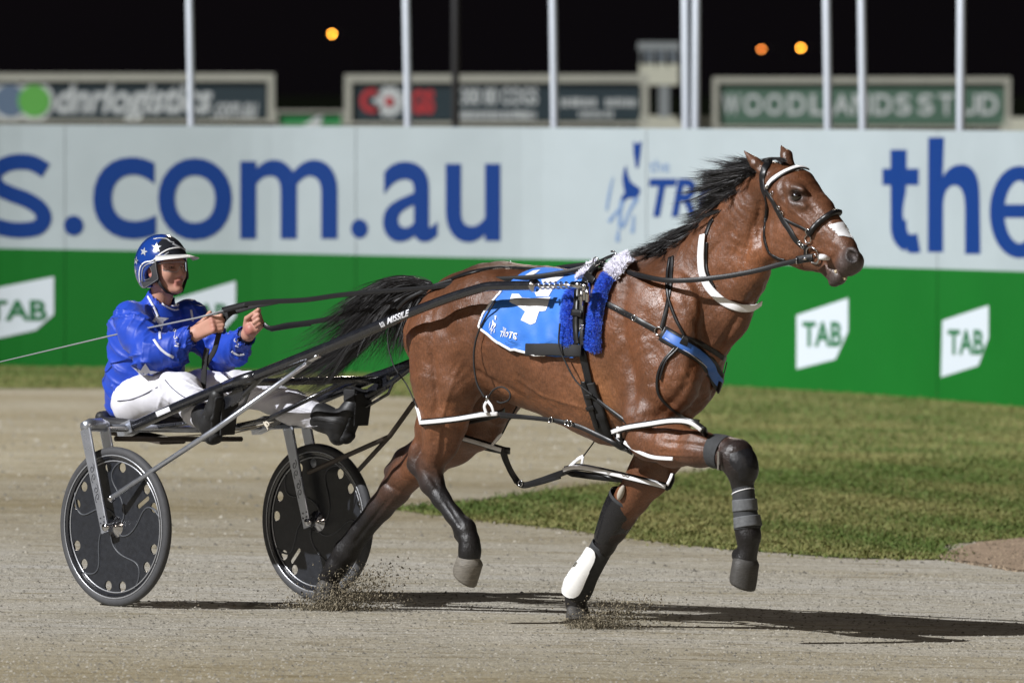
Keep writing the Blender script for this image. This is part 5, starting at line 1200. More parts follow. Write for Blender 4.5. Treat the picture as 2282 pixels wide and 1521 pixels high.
# crupper and back straps along the spine
cr = thing('crupper', 'black crupper strap running along the horse back to the tail', 'strap', wp(1100, 610, 0))
mb = MB(); strip(mb, [(965, 648), (985, 634), (1020, 618), (1060, 606), (1110, 597), (1160, 599), (1230, 604), (1300, 606)], .026, .005, .004); mb.build('back_strap', M_leather, cr)
mb = MB()
for u, v in ((1012, 617), (1026, 612), (1104, 590), (1118, 590), (1130, 589), (1198, 596)): p = P3(u, v + 4, 0); mb.box(p, RF * .016, RL * .016, Vector((0, 0, .007)))
mb.build('back_buckle', M_leather, cr); mb = MB()
for u, v in ((1104, 588), (1136, 587), (1020, 614)): mb.add(*ring(P3(u, v, -.01), RL, .009, .002, 14, 5))
mb.build('back_ring', M_chrome, cr)
# breast collar
bc = thing('breast_collar', 'black breast collar with blue padded panel across the horse chest', 'breast collar', wp(1500, 780, 0))
mb = MB(); strip(mb, [(1312, 658), (1350, 675), (1400, 701), (1440, 723), (1464, 736)], .026)
strip(mb, [(1498, 572), (1497, 600), (1494, 640), (1485, 690), (1474, 734)], .019)
strip(mb, [(1494, 575), (1488, 620), (1490, 660), (1505, 705), (1522, 740), (1526, 752)], .013, off=.006)
strip(mb, [(1527, 752), (1560, 765), (1595, 785), (1616, 800)], .022)
strip(mb, [(1603, 850), (1612, 830), (1618, 806)], .020); strip(mb, [(1606, 850), (1600, 872)], .02)
strip(mb, [(1526, 755), (1505, 775), (1478, 808), (1466, 845), (1470, 880), (1492, 905), (1525, 928), (1556, 938)], .012, off=.006)
strip(mb, [(1530, 757), (1508, 780), (1484, 808), (1473, 845)], .010, off=.008)
strip(mb, [(1520, 755), (1532, 762)], .04, off=.016, t=.006)
mb.build('strap', M_leather, bc)
M_bpad = mat('blue_panel', (0.055, 0.17, 0.55), 0.45, var=0.06, vscale=20)
mb = MB(); strip(mb, [(1476, 742), (1500, 756), (1540, 780), (1575, 808), (1596, 838), (1603, 860)], .068, .008, .004); mb.build('collar_backing', M_leather, bc)
mb = MB(); strip(mb, [(1482, 745), (1502, 757), (1540, 780), (1574, 807), (1594, 837), (1601, 853)], .040, .003, .012); mb.build('blue_panel', M_bpad, bc)
mb = MB(); strip(mb, [(1480, 752), (1500, 766), (1537, 790), (1570, 818)], .0025, .002, .012); mb.build('stitching', M_wstrap, bc)
mb = MB(); p, n = shoot(HB, 1469, 737); mb.add(*ring(p + n * .008, n, .017, .003)); mb.build('ring', M_chrome, bc); mb = MB(); buckle(mb, 1414, 708, .012); mb.build('buckle', M_chrome, bc); mb = MB()
for i in range(13):
    u = 1325 + i * 7.0; v = 663 + i * 3.55; p, n = shoot(HB, u, v)
    if p is not None: mb.box(p + n * .0065, RF * .0016, RL * .0016, Vector((0, 0, .0016)))
tag(mb.build('stud', M_chrome, bc), kind='stuff')
# hobbles (leg straps)
def hobble_loop(front, back, par, w=.030, nor=Vector((-.62, -.78, 0))):
    """closed loop round a leg: the front run and the run behind the leg, both as (u, v, s)"""
    fr = [rl(*p) for p in catmull(front, 6)]; bk = [rl(*p) for p in catmull(back, 6)]
    pts = [W(*p) for p in catmull(fr + bk, 3, True)]; cen = sum((p for p in pts), Vector((0, 0, 0))) / len(pts)
    nn = []
    for p in pts:
        d = p - cen; q = d.dot(RL); ax = RF * (d.dot(RF) * .25); nn.append((RL * (q if abs(q) > .02 else math.copysign(.02, q)) + ax).normalized())
    a = MB(); a.strap(pts + [pts[0]], nn + [nn[0]], w, .006); a.build('loop', M_leather, par)
    fp = [W(*p) + Vector((-.0095, -.0135, 0)) for p in fr]
    b = MB(); b.strap(fp, nor, w * .58, .003); b.build('white_facing', M_wstrap, par)
hnr = thing('hobble', 'near side white faced hobble straps linking the raised foreleg and the raised hind leg', 'hobble', wp(1200, 935, -.25), 'hobble straps round the horse legs')
hobble_loop([(940, 941, -.27), (975, 938, -.285), (1020, 933, -.285), (1070, 925, -.27), (1114, 921, -.22)], [(1122, 916, -.15), (1100, 925, -.10), (1040, 938, -.08), (985, 946, -.09), (955, 948, -.16)], hnr)
hobble_loop([(1368, 962, -.26), (1400, 952, -.285), (1450, 944, -.295), (1500, 937, -.295), (1540, 940, -.285), (1568, 958, -.26)], [(1578, 980, -.16), (1560, 1012, -.10), (1500, 1026, -.10), (1440, 1018, -.13), (1392, 988, -.20)], hnr)
mb = MB(); free(mb, [(1112, 922, -.25), (1160, 928, -.27), (1200, 932, -.27), (1245, 938, -.27), (1290, 950, -.26), (1330, 968, -.25), (1365, 985, -.24), (1396, 1000, -.2)], .020); free(mb, [(1116, 928, -.25), (1160, 930, -.255), (1240, 936, -.262), (1300, 955, -.255)], .014)
free(mb, [(1372, 975, -.26), (1384, 985, -.26), (1382, 962, -.26)], .014); free(mb, [(1318, 880, -.27), (1350, 905, -.28), (1390, 935, -.28), (1402, 948, -.28)], .016); mb.build('link_strap', M_leather, hnr)
mb = MB(); free(mb, [(1392, 985, -.25), (1420, 1004, -.27), (1455, 1018, -.28), (1500, 1022, -.27)], .016, .005); free(mb, [(938, 942, -.27), (932, 915, -.26), (928, 905, -.25)], .016); free(mb, [(1084, 920, -.275), (1080, 905, -.28), (1086, 893, -.28)], .014); free(mb, [(1100, 918, -.275), (1096, 905, -.28), (1087, 893, -.28)], .012); free(mb, [(1378, 950, -.275), (1378, 975, -.275)], .016); mb.build('white_keeper', M_wstrap, hnr)
mb = MB()
for u, v in ((1227, 935), (1262, 941), (1270, 943)): MB().add(*ring(P3(u, v, -.28), RL, .012, .003, 16, 6)).build('buckle', M_chrome, hnr)
mb.tube([P3(1085, 880, -.28), P3(1086, 893, -.28)], .008, 8); mb.build('buckle', M_chrome, hnr)
mb = MB(); pl = catmull([tuple(P3(*q)) for q in ((1104, 670, -.30), (1068, 735, -.31), (1056, 790, -.31), (1062, 850, -.30), (1080, 885, -.29))], 8); mb.tube([Vector(tuple(p)) for p in pl], .0045, 7)
pl = catmull([tuple(P3(*q)) for q in ((1088, 885, -.29), (1100, 868, -.29), (1120, 862, -.29), (1136, 875, -.29), (1134, 890, -.29), (1118, 897, -.29), (1108, 894, -.29))], 8); mb.tube([Vector(tuple(p)) for p in pl], .004, 7)
pl = catmull([tuple(P3(*q)) for q in ((1248, 720, -.33), (1246, 770, -.33), (1262, 810, -.32), (1285, 850, -.31), (1320, 880, -.3))], 8); mb.tube([Vector(tuple(p)) for p in pl], .004, 7)
pl = catmull([tuple(P3(*q)) for q in ((870, 715, -.1), (864, 760, -.12), (878, 815, -.15), (905, 855, -.2), (922, 890, -.25), (930, 908, -.26))], 8); mb.tube([Vector(tuple(p)) for p in pl], .003, 7)
mb.build('hanger_cord', M_webbing, hnr)
hfr = thing('hobble', 'far side white faced hobble straps hanging low between the grounded foreleg and trailing hind leg', 'hobble', wp(1200, 1030, .15), 'hobble straps round the horse legs')
hobble_loop([(938, 950, .02), (970, 958, .02), (1010, 969, .03), (1060, 983, .04), (1122, 1002, .08)], [(1134, 1004, .12), (1110, 1002, .22), (1060, 990, .25), (1010, 975, .25), (965, 958, .15)], hfr)
hobble_loop([(1260, 1046, .07), (1290, 1040, .05), (1340, 1048, .035), (1400, 1062, .03), (1450, 1074, .035), (1488, 1084, .06)], [(1500, 1062, .12), (1480, 1070, .24), (1400, 1068, .255), (1320, 1060, .2), (1276, 1054, .12)], hfr)
mb = MB(); free(mb, [(1122, 1000, .1), (1130, 1030, .12), (1145, 1060, .13), (1165, 1080, .13), (1200, 1072, .13), (1240, 1058, .13), (1268, 1048, .1)], .028); free(mb, [(1116, 1000, .1), (1126, 1030, .12), (1150, 1075, .13)], .015); free(mb, [(1152, 1075, .13), (1185, 1080, .13), (1250, 1062, .13)], .016); mb.build('link_strap', M_leather, hfr)
mb = MB(); free(mb, [(1266, 1044, .05), (1285, 1025, .05), (1300, 1016, .05)], .016); free(mb, [(1300, 1016, .05), (1296, 1040, .05)], .012); free(mb, [(1487, 1080, .05), (1494, 1066, .05), (1498, 1055, .06)], .014); free(mb, [(1096, 992, .03), (1110, 975, .05), (1120, 965, .05)], .012); mb.build('white_keeper', M_wstrap, hfr)
mb = MB(); mb.tube([P3(1300, 1016, .05), P3(1318, 992, .05), P3(1332, 972, .05)], .003, 6); mb.tube([P3(1120, 965, .05), P3(1135, 935, .05), P3(1152, 905, .05)], .0035, 6); mb.build('hanger_cord', M_webbing, hfr)
mb = MB(); mb.add(*ring(P3(1160, 1076, .12), RL, .013, .003, 16, 6)); mb.build('buckle', M_chrome, hfr)
# boots
M_boot = mat('black_boot_shell', (0.012, 0.012, 0.014), 0.25, spec=0.6, rvar=0.08, vscale=40); M_knee = mat('knee_pad_cloth', (0.010, 0.010, 0.012), 0.42, bump=0.6, bscale=35, var=0.4, vscale=30, bdist=0.006, rvar=0.1); M_neo = mat('neoprene', (0.035, 0.037, 0.040), 0.8, var=0.25, vscale=60, bump=0.15, bscale=200)
M_bgrey = mat('grey_wrap', (0.11, 0.115, 0.12), 0.75, var=0.3, vscale=50); M_wboot = mat('white_boot_pad', (0.82, 0.82, 0.80), 0.4)
def sleeve(pts, name, m, par, n=24, squash=1.0, thick=.004):
    P = [Vector(tuple(p[:3])) for p in catmull([tuple(P3(*q[:3])) + (q[3],) for q in pts], 6)]; R = [float(p[3]) for p in catmull([tuple(P3(*q[:3])) + (q[3],) for q in pts], 6)]
    V1, F1 = tube(P, R, n); V2, F2 = tube(P, [r - thick for r in R], n); m_ = len(P); F1 = F1[:-2]; F2 = [tuple(reversed(f)) for f in F2[:-2]]; b = len(V1); F = F1 + [tuple(i + b for i in f) for f in F2]
    for k in range(n): k2 = (k + 1) % n; F.append((k, b + k, b + k2, k2)); F.append(((m_ - 1) * n + k, (m_ - 1) * n + k2, b + (m_ - 1) * n + k2, b + (m_ - 1) * n + k))
    o = mk(name, V1 + V2, F, m, par); return bvh_of(V1 + V2, F)
nk = thing('knee_boot', 'dark grey knee boot with buckled cuff on the raised foreleg', 'leg boot', wp(1620, 1020, -.18), 'protective boots on the horse legs')
sleeve([(1593, 1004, -.187, .074), (1606, 1006, -.186, .075), (1618, 1010, -.184, .076)], 'cuff', M_neo, nk)
sleeve([(1636, 1014, -.182, .075), (1650, 1030, -.178, .0735), (1657, 1048, -.175, .066), (1657, 1066, -.173, .054)], 'knee_shell', M_knee, nk)
mb = MB(); mb.box(P3(1604, 1020, -.265), RF * .006, RL * .01, Vector((0, 0, .028))); mb.box(P3(1602, 1036, -.26), RF * .005, RL * .006, Vector((0, 0, .02))); mb.build('buckle', M_chrome, nk, smooth=False)
nt_ = thing('tendon_boot', 'banded black and grey wrap on the lower part of the raised foreleg', 'leg boot', wp(1660, 1130, -.17), 'protective boots on the horse legs')
sleeve([(1655, 1078, -.17, .047), (1657, 1100, -.17, .048), (1659, 1130, -.17, .050), (1664, 1160, -.17, .055), (1666, 1178, -.17, .058)], 'wrap', M_neo, nt_)
sleeve([(1659, 1112, -.17, .053), (1661, 1138, -.17, .055)], 'grey_band', M_bgrey, nt_); sleeve([(1664, 1150, -.17, .058), (1667, 1174, -.17, .061)], 'grey_band', M_bgrey, nt_); sleeve([(1656, 1094, -.17, .0505), (1656.5, 1096, -.17, .0505)], 'edge_piping', M_wstrap, nt_)
fk_ = thing('knee_boot', 'glossy black plastic knee boot on the grounded foreleg', 'leg boot', wp(1370, 1150, .15), 'protective boots on the horse legs')
sleeve([(1397, 1112, .15, .083), (1382, 1140, .15, .080), (1366, 1172, .15, .070), (1352, 1196, .15, .058), (1346, 1206, .15, .050)], 'shell', M_boot, fk_)
sleeve([(1400, 1108, .15, .086), (1397, 1114, .15, .086)], 'edge_piping', M_neo, fk_)
V, F = ball(np.array((0, 0, 0)), .03, 14, (.55, .5, 1.3)); c0 = P3(1384, 1097, .06); mk('sheepskin_tab', [c0 + RF * (p[0] + p[2] * .35) + RL * p[1] + Vector((0, 0, p[2] * .85)) for p in V], F, mat('tab_beige', (0.42, 0.38, 0.32), 0.8), fk_)
ft_ = thing('tendon_boot', 'tendon boot with large white oval pad on the grounded foreleg', 'leg boot', wp(1295, 1280, .15), 'protective boots on the horse legs')
bvb = sleeve([(1344, 1214, .15, .052), (1326, 1246, .15, .052), (1306, 1280, .15, .056), (1292, 1305, .15, .064), (1285, 1324, .15, .060), (1283, 1332, .15, .05)], 'shell', M_neo, ft_)
def on_b(bv, off, s, c=(1290, 1275)):
    def f(x, y):
        for k in range(12):
            p, n = shoot(bv, x + (c[0] - x) * k * .03, y + (c[1] - y) * k * .03)
            if p is not None: return p + n * off
        return P3(x, y, s)
    return f
ov = catmull([(1318, 1220), (1327, 1228), (1326, 1246), (1312, 1280), (1298, 1312), (1284, 1328), (1266, 1328), (1254, 1314), (1256, 1292), (1276, 1262), (1296, 1234), (1308, 1221)], 3, True)
V, F = poly_in([tuple(p) for p in ov], on_b(bvb, .010, .08), 6)
ctr = sum((Vector(tuple(v)) for v in V), Vector((0, 0, 0))) / len(V)
V = [Vector(tuple(v)) + Vector((-.5, -.8, .1)) * (.012 * max(0, 1 - ((Vector(tuple(v)) - ctr).length / .10) ** 2)) for v in V]
mk('white_pad', V, F, M_wboot, ft_)
# reins
rn = thing('reins', 'long black driving reins from the bit rings back to the driver hands', 'reins', wp(900, 660, -.2))
mb = MB(); free(mb, [(1802, 574, -.11), (1770, 582, -.115), (1735, 590, -.125), (1690, 602, -.145), (1640, 612, -.17), (1600, 618, -.19), (1540, 624, -.22), (1480, 624, -.24), (1420, 612, -.22), (1370, 598, -.16), (1330, 586, -.10)], .022)
free(mb, [(1330, 588, -.10), (1260, 606, -.14), (1180, 618, -.17), (1080, 624, -.19), (960, 640, -.20), (860, 648, -.19), (760, 657, -.18), (680, 668, -.17), (600, 672, -.16), (545, 678, -.155), (496, 690, -.15)], .022)
free(mb, [(1120, 601, -.1), (1060, 612, -.14), (980, 632, -.18), (940, 650, -.2), (905, 668, -.22), (885, 688, -.22)], .016)
mb.build('near_rein', M_leather, rn)
mb = MB(); free(mb, [(1735, 590, .125), (1640, 612, .17), (1540, 622, .2), (1330, 586, .10)], .022); free(mb, [(1330, 588, .10), (1230, 600, .10), (1100, 640, .10), (960, 668, .10), (860, 690, .11), (760, 706, .13), (690, 718, .14), (640, 724, .15), (604, 731, .155), (588, 722, .155)], .022)
free(mb, [(604, 735, .155), (660, 726, .15), (694, 722, .14)], .016); mb.build('far_rein', M_leather, rn)
mb = MB(); free(mb, [(486, 700, -.14), (520, 696, -.10), (560, 684, -.08), (620, 672, -.08)], .020)
free(mb, [(524, 690, -.12), (500, 712, -.12), (488, 745, -.12), (478, 780, -.12), (466, 800, -.12), (460, 812, -.12)], .026)
free(mb, [(462, 775, -.13), (457, 800, -.13), (455, 830, -.13), (453, 865, -.13)], .028); mb.build('rein_end', M_webbing, rn)
mb = MB(); free(mb, [(1776, 580, -.118), (1790, 577, -.113), (1812, 574, -.105)], .034, .008); mb.build('billet', M_leather, rn); mb = MB(); buckle(mb, 1776, 580, .012); mb.box(P3(1792, 576, -.13), RF * .012, RL * .003, Vector((0, 0, .006))); mb.box(P3(1775, 580, -.132), RF * .002, RL * .003, Vector((0, 0, .016))); mb.build('buckle', M_chrome, rn)
# whip
wt = thing('whip', 'long thin grey driving whip held in the driver near hand', 'whip', wp(440, 712, -.19))
MB().tube([P3(500, 692, -.17), P3(545, 680, -.15), P3(549, 679, -.15)], [.0095, .0115, .014], 10).build('grip', M_webbing, wt)
M_whip = mat('whip_shaft', (0.25, 0.26, 0.28), 0.35)
MB().tube([P3(500, 692, -.17), P3(440, 708, -.195), P3(250, 747, -.3), P3(0, 806, -.44), P3(-150, 846, -.52)], [.005, .0045, .0038, .0025, .002], 8).build('stem', M_whip, wt)
# ================================================================== THE DRIVER
M_skin = mat('skin', (0.50, 0.27, 0.19), 0.5, attr='col', spec=0.4, var=0.06, vscale=30, bump=0.08, bscale=150, bdist=0.002)
M_jacket = mat('blue_satin_jacket', (0.010, 0.056, 0.46), 0.50, spec=0.4, var=0.08, vscale=12, rvar=0.06, sheen=0.1)
M_pants = mat('white_trousers', (0.74, 0.74, 0.80), 0.65, var=0.05, vscale=10, sheen=0.1)
M_dblue = mat('navy_cloth', (0.006, 0.010, 0.045), 0.6)
def creases(m, sc, strength, dist, st=(1, 1, 1), rot=(0, 0, 0)):
    t = m.node_tree; b = t.nodes['Principled BSDF']; tc = t.nodes.new('ShaderNodeTexCoord'); mp = t.nodes.new('ShaderNodeMapping'); mp.inputs['Scale'].default_value = st; mp.inputs['Rotation'].default_value = rot
    t.links.new(tc.outputs['Object'], mp.inputs['Vector']); n = t.nodes.new('ShaderNodeTexNoise'); n.noise_type = 'RIDGED_MULTIFRACTAL'; n.inputs['Scale'].default_value = sc; n.inputs['Detail'].default_value = 2; n.inputs['Distortion'].default_value = 0.7
    t.links.new(mp.outputs[0], n.inputs['Vector']); bp = t.nodes.new('ShaderNodeBump'); bp.inputs['Strength'].default_value = strength; bp.inputs['Distance'].default_value = dist; t.links.new(n.outputs['Fac'], bp.inputs['Height']); t.links.new(bp.outputs[0], b.inputs['Normal'])
creases(M_jacket, 12, 0.12, 0.008, (1, 1, 1.9), (0.3, 0.5, 0)); creases(M_pants, 14, 0.14, 0.008, (1.8, 1, 1))
dp = thing('person', 'driver in blue satin jacket, white trousers and starred blue helmet, both arms forward holding reins', 'person', wp(330, 960, 0))
R_ = lambda u, v, s: rl(u, v, s)
PALP = {0: (0.50, 0.265, 0.195), 1: (0.44, 0.17, 0.14), 2: (0.035, 0.02, 0.014), 3: (0.53, 0.29, 0.21)}
pb = Body()
H = R_(368, 596, 0)               # middle of the head
tilt = 0.06
def hp(f, s, z):                  # head-local point
    return H + np.array((f * math.cos(tilt) - z * math.sin(tilt), s, z * math.cos(tilt) + f * math.sin(tilt)))
pb.ell(hp(-.012, 0, .030), (.096, .076, .090), .02)
pb.ell(hp(.030, 0, -.030), (.062, .060, .075), .03)
for s in (-1, 1):
    pb.ell(hp(.052, .040 * s, -.030), (.030, .024, .034), .025, col=0)                     # cheek
    pb.cap(hp(.000, .058 * s, -.070), hp(.056, .022 * s, -.100), .016, .017, .03)          # jaw line
    pb.cap(hp(.070, .014 * s, .026), hp(.052, .058 * s, .022), .013, .012, .018)           # brow
    pb.ell(hp(.086, .031 * s, .001), (.018, .017, .012), .012, col=None, sub=True)         # eye socket
    pb.ell(hp(.0745, .031 * s, .007), (.014, .018, .006), .006)                            # upper lid
    pb.ell(hp(.0735, .031 * s, -.010), (.014, .016, .005), .006)                           # lower lid
    pb.ell(hp(.088, .012 * s, -.040), (.011, .009, .008), .008, col=3)                     # nostril wing
    pb.ell(hp(-.010, .079 * s, -.018), (.018, .010, .030), .006, ang=0.2, col=1)           # ear
    pb.ell(hp(-.006, .088 * s, -.016), (.009, .006, .016), .005, col=None, sub=True)
pb.cap(hp(.080, 0, .012), hp(.104, 0, -.032), .008, .0115, .014, col=3)                    # nose
pb.ell(hp(.103, 0, -.036), (.012, .011, .010), .008, col=1)
pb.cap(hp(.086, -.020, -.0645), hp(.086, .020, -.0645), .0055, .0055, .008, col=1); pb.cap(hp(.093, -.008, -.0635), hp(.093, .008, -.0635), .0055, .0055, .008, col=1)
pb.cap(hp(.084, -.016, -.077), hp(.084, .016, -.077), .0065, .0065, .008, col=1)
pb.cap(hp(.100, -.024, -.0705), hp(.100, .024, -.0705), .0022, .0022, .003, col=None, sub=True)
pb.ell(hp(.076, 0, -.103), (.022, .024, .018), .02, col=0)                                 # chin
pb.cap(hp(-.06, 0, -.02), hp(-.05, 0, .05), .055, .06, .02, col=2)                         # hair
pb.cap(hp(-.008, 0, -.07), R_(350, 690, 0), .053, .055, .03)                               # neck
pb.chain([(R_(345, 735, 0), .075, 1.3), (R_(335, 790, 0), .095, 1.2), (R_(318, 880, 0), .125, 1.15)], .06, 1.2)
def fist(wr, kn, up, curl, sh, thumb_tip):
    """hand: wrist, middle of the knuckle row, direction from little to index finger, direction the fingers curl towards"""
    wr, kn, up, curl = [np.array(x, float) for x in (wr, kn, up, curl)]
    up /= np.linalg.norm(up); d = kn - wr; L = np.linalg.norm(d); d /= L; curl = curl - d * (curl @ d); curl /= np.linalg.norm(curl)
    for i, o in enumerate((.028, .010, -.009, -.026)):
        pb.cap(wr + d * .008 + up * o * .55, kn + up * o - d * .006, .019, .0125, .010, col=0)
        r = (.0100, .0104, .0098, .0086)[i]; l1 = (.042, .045, .042, .034)[i]; b = kn + up * o; pull = (.30, .15, .05, 0)[i]
        p1 = b + (d * (.55 + pull) + curl * (.80 - pull)) * l1; p2 = p1 + (curl * .55 - d * .80) * l1 * .62; p3 = p2 + (-d * .75 - curl * .6) * l1 * .42
        pb.cap(b - d * .01, p1, .0125, r, .004, col=3); pb.cap(p1, p2, r * 1.02, r * .95, .003, col=1 if i % 2 else 3); pb.cap(p2, p3, r * .95, r * .85, .003, col=3)
        pb.ell(b - curl * .004, (.011, .011, .011), .006, col=1)
    tb = wr + d * .025 + up * .030 + curl * .012; t1 = tb + d * .032 + up * .018 + curl * .012; t2 = np.array(thumb_tip)
    pb.cap(tb, t1, .017, .0125, .010, col=0); pb.cap(t1, t2, .0120, .0098, .004, col=3)
    pb.ell(wr + d * .045 + curl * .018, (.028, .020, .028), .012, col=1)
NWR = R_(432, 745, -.175); NKN = R_(476, 722, -.165)
fist(NWR, NKN, (-.30, 0, .95), (.1, 1, -.1), -1, R_(468, 696, -.15))
FWR = R_(552, 745, .175); FKN = R_(580, 712, .165)
fist(FWR, FKN, (-.45, 0, .9), (.1, -1, -.1), 1, R_(576, 690, .13))
NEL = R_(335, 788, -.275); FEL = R_(492, 790, .265)
pb.chain([(R_(292, 715, -.17), .042), (NEL, .042), (NWR, .027)], .02)
pb.chain([(R_(418, 712, .17), .042), (FEL, .042), (FWR, .027)], .02)
gx = np.arange(-.85, .40, .0050); gy = np.arange(-.36, .36, .0050); gzv = np.arange(.80, 1.86, .0050)
pV, pF, pC = pb.mesh(gx, gy, gzv, PALP, cw=.006)
person_body = mk('body', toW(pV), pF, M_skin, dp, cols=pC); PB = bvh_of(toW(pV), pF)
M_ey = mat('eyeball', (0.65, 0.62, 0.6), 0.15); M_iris = mat('iris', (0.03, 0.045, 0.05), 0.1)
for s in (-1, 1):
    V, F = ball(hp(.0655, .031 * s, -.001), .0125, 14); e_ = mk('eye', toW(V), F, M_ey, dp); V, F = ball(hp(.0755, .0318 * s, .0), .0062, 10, (.6, 1, 1)); mk('iris', toW(V), F, M_iris, e_)
    mb = MB(); mb.tube([W(*hp(.082, .016 * s, .020)), W(*hp(.081, .030 * s, .026)), W(*hp(.068, .046 * s, .022))], [.0026, .0036, .0024], 6); mb.build('eyebrow', mat('brow', (0.06, 0.035, 0.02), 0.8), dp)
# jacket
jb = Body()
jb.chain([(R_(348, 722, 0), .108, 1.45), (R_(334, 780, 0), .140, 1.28), (R_(320, 845, 0), .148, 1.22), (R_(308, 892, 0), .140, 1.22)], .06, 1.3)
jb.ell(R_(312, 745, 0), (.12, .17, .15), .05)
for (sh, el, wr_, s) in ((R_(290, 704, -.175), NEL, NWR, -1), (R_(422, 700, .175), FEL, FWR, 1)):
    d = wr_ - el; wend = el + d * .86
    jb.chain([(sh + np.array((0, 0, -.012)), .084), ((sh + el) / 2 + np.array((-.01, .01 * s, 0)), .086), (el + np.array((0, 0, -.008)), .080), ((el + wend) / 2 + np.array((0, 0, -.018)), .072), (wend, .050)], .035)
    jb.cap(wend - d * .06, wend + d * .02, .053, .048, .01)
jb.cap(R_(356, 680, 0) + np.array((-.015, 0, .0)), R_(350, 705, 0), .068, .092, .03)
jb.chain([(R_(362, 664, 0) + np.array((-.012, 0, 0)), .066), (R_(355, 690, 0), .072)], .015)
jb.cap(R_(366, 640, 0), R_(362, 667, 0), .062, .056, .004, col=None, sub=True)
jb.cap(R_(305, 925, 0) + np.array((-.1, 0, -.06)), R_(330, 925, 0) + np.array((.2, 0, -.06)), .07, .07, .02, 2.4, col=None, sub=True)
for wr_, el in ((NWR, NEL), (FWR, FEL)):
    d = (wr_ - el) / np.linalg.norm(wr_ - el); jb.cap(wr_ + d * -.025, wr_ + d * .10, .040, .044, .004, col=None, sub=True)
from mathutils import noise as mno
def vn(V, F):
    n = np.cross(V[F[:, 2]] - V[F[:, 0]], V[F[:, 3]] - V[F[:, 1]]); N = np.zeros_like(V)
    for k in range(4):
        for a in range(3): N[:, a] += np.bincount(F[:, k], n[:, a], minlength=len(V))
    return N / (np.linalg.norm(N, axis=1)[:, None] + 1e-12)
def folds(V, F, segs, amp, seed, base_amp, f0=7.0):
    """cloth folds: soft ridges that run round the limbs and drape over the rest"""
    N = vn(V, F); D = np.zeros(len(V)); Wt = np.full(len(V), 1e-6)
    for (a, b, r, cyc, ph) in segs:
        d = b - a; L = np.linalg.norm(d); u = d / L; q = V - a; t = np.clip(q @ u / L, -.15, 1.15); rad = q - np.outer(q @ u, u); dist = np.linalg.norm(rad, axis=1)
        e1 = np.cross(u, (0, 0, 1.0)); e1 /= np.linalg.norm(e1) + 1e-9; e2 = np.cross(u, e1); an = np.arctan2(rad @ e2, rad @ e1)
        w = np.exp(-np.maximum(dist - r, 0) ** 2 / .0006) * ((t > -.15) & (t < 1.15))
        x = cyc * t + ph + .9 * np.sin(an * 1.0 + ph) + .5 * np.sin(2 * an + 5 * t + ph * 2); rr = 1 - np.abs(np.sin(np.pi * x)) ; h = rr ** 2.2 * (.55 + .45 * np.sin(an * 1.5 + 7 * t + ph))
        x2 = cyc * 1.9 * t - 1.3 * np.sin(an + 1 + ph); h2 = (1 - np.abs(np.sin(np.pi * x2))) ** 3 * (.5 + .5 * np.cos(an * 2 + ph + 4 * t))
        D += w * (h + .45 * h2 - .3); Wt += w
    D = D / np.maximum(Wt, .3)
    nb = np.array([mno.ridged_multi_fractal(Vector((p[0] * f0 + seed, p[1] * f0, p[2] * f0 * .55)), 1.0, 2.0, 2, .9, 2.0) for p in V])
    return V + N * (amp * D + base_amp * (nb - 1.0))[:, None]
jx = np.arange(-.90, .36, .0070); jy = np.arange(-.42, .42, .0070); jz = np.arange(.74, 1.72, .0065)
jV, jF, _ = jb.mesh(jx, jy, jz)
jV = folds(jV, jF, [(R_(290, 704, -.175), NEL, .085, 2.6, .3), (NEL, NWR, .078, 3.1, 1.7), (R_(422, 700, .175), FEL, .085, 2.6, 2.2), (FEL, FWR, .078, 3.1, .9), (R_(350, 720, 0), R_(310, 890, 0), .2, 3.0, 4.1)], .019, 3.3, .0065, 4.5)
jW = toW(jV)
jk = mk('jacket', jW, jF, M_jacket, dp); JB = bvh_of(jW, jF)
def on_j(off, bv=None):
    def f(x, y):
        p, n = shoot(bv or JB, x, y)
        return (p + n * off) if p is not None else P3(x, y, -.2)
    return f
def star(cx, cy, r, rot=0, k=.42, sx=1.0): return [(cx + sx * (r if i % 2 == 0 else r * k) * math.sin(rot + math.pi * i / 5), cy - (r if i % 2 == 0 else r * k) * math.cos(rot + math.pi * i / 5)) for i in range(10)]
M_jw = mat('white_satin', (0.66, 0.68, 0.78), 0.45)
for pts in ([(292, 815), (314, 824), (324, 808), (334, 824), (362, 828), (338, 838), (330, 846), (312, 846), (308, 830)], [(335, 682), (344, 702), (352, 706), (376, 709), (364, 716), (360, 738), (352, 720), (338, 716), (345, 707)]):
    mk('star', *poly_in(pts, on_j(.003), 8), M_jw, jk)
for P, w in (([(340, 655), (350, 668), (366, 678), (384, 682), (398, 680)], .008), ([(352, 664), (366, 680), (384, 690), (397, 690)], .007), ([(343, 757), (356, 775), (372, 788), (386, 796)], .012), ([(330, 660), (345, 690), (352, 706)], .010), ([(516, 782), (530, 790), (545, 788)], .010), ([(356, 738), (357, 756)], .012), ([(426, 690), (430, 716)], .010)):
    pts, nor, _ = lay(JB, P, 0, 6, .002, 3); MB().strap(pts, nor, w, .003).build('piping', M_jw, jk)
for ch, u, v in (('N', 394, 768), ('.', 392, 760), ('C', 391, 752), ('.', 390, 744), ('S', 389, 736), ('N', 529, 768), ('C', 526, 758)):
    sz = 8 if ch != '.' else 2
    Vg, Fg = glyph(ch, .03); a = math.radians(72); c_a, s_a = math.cos(a), math.sin(a)
    V2 = [(u + ((x - .5) * c_a + (y - .5) * s_a) * sz, v + (-(x - .5) * s_a + (y - .5) * c_a) * sz) for x, y in Vg]
    mk('lettering', *flat_print(V2, Fg, on_j(.003), 6), M_jw, jk, smooth=False)
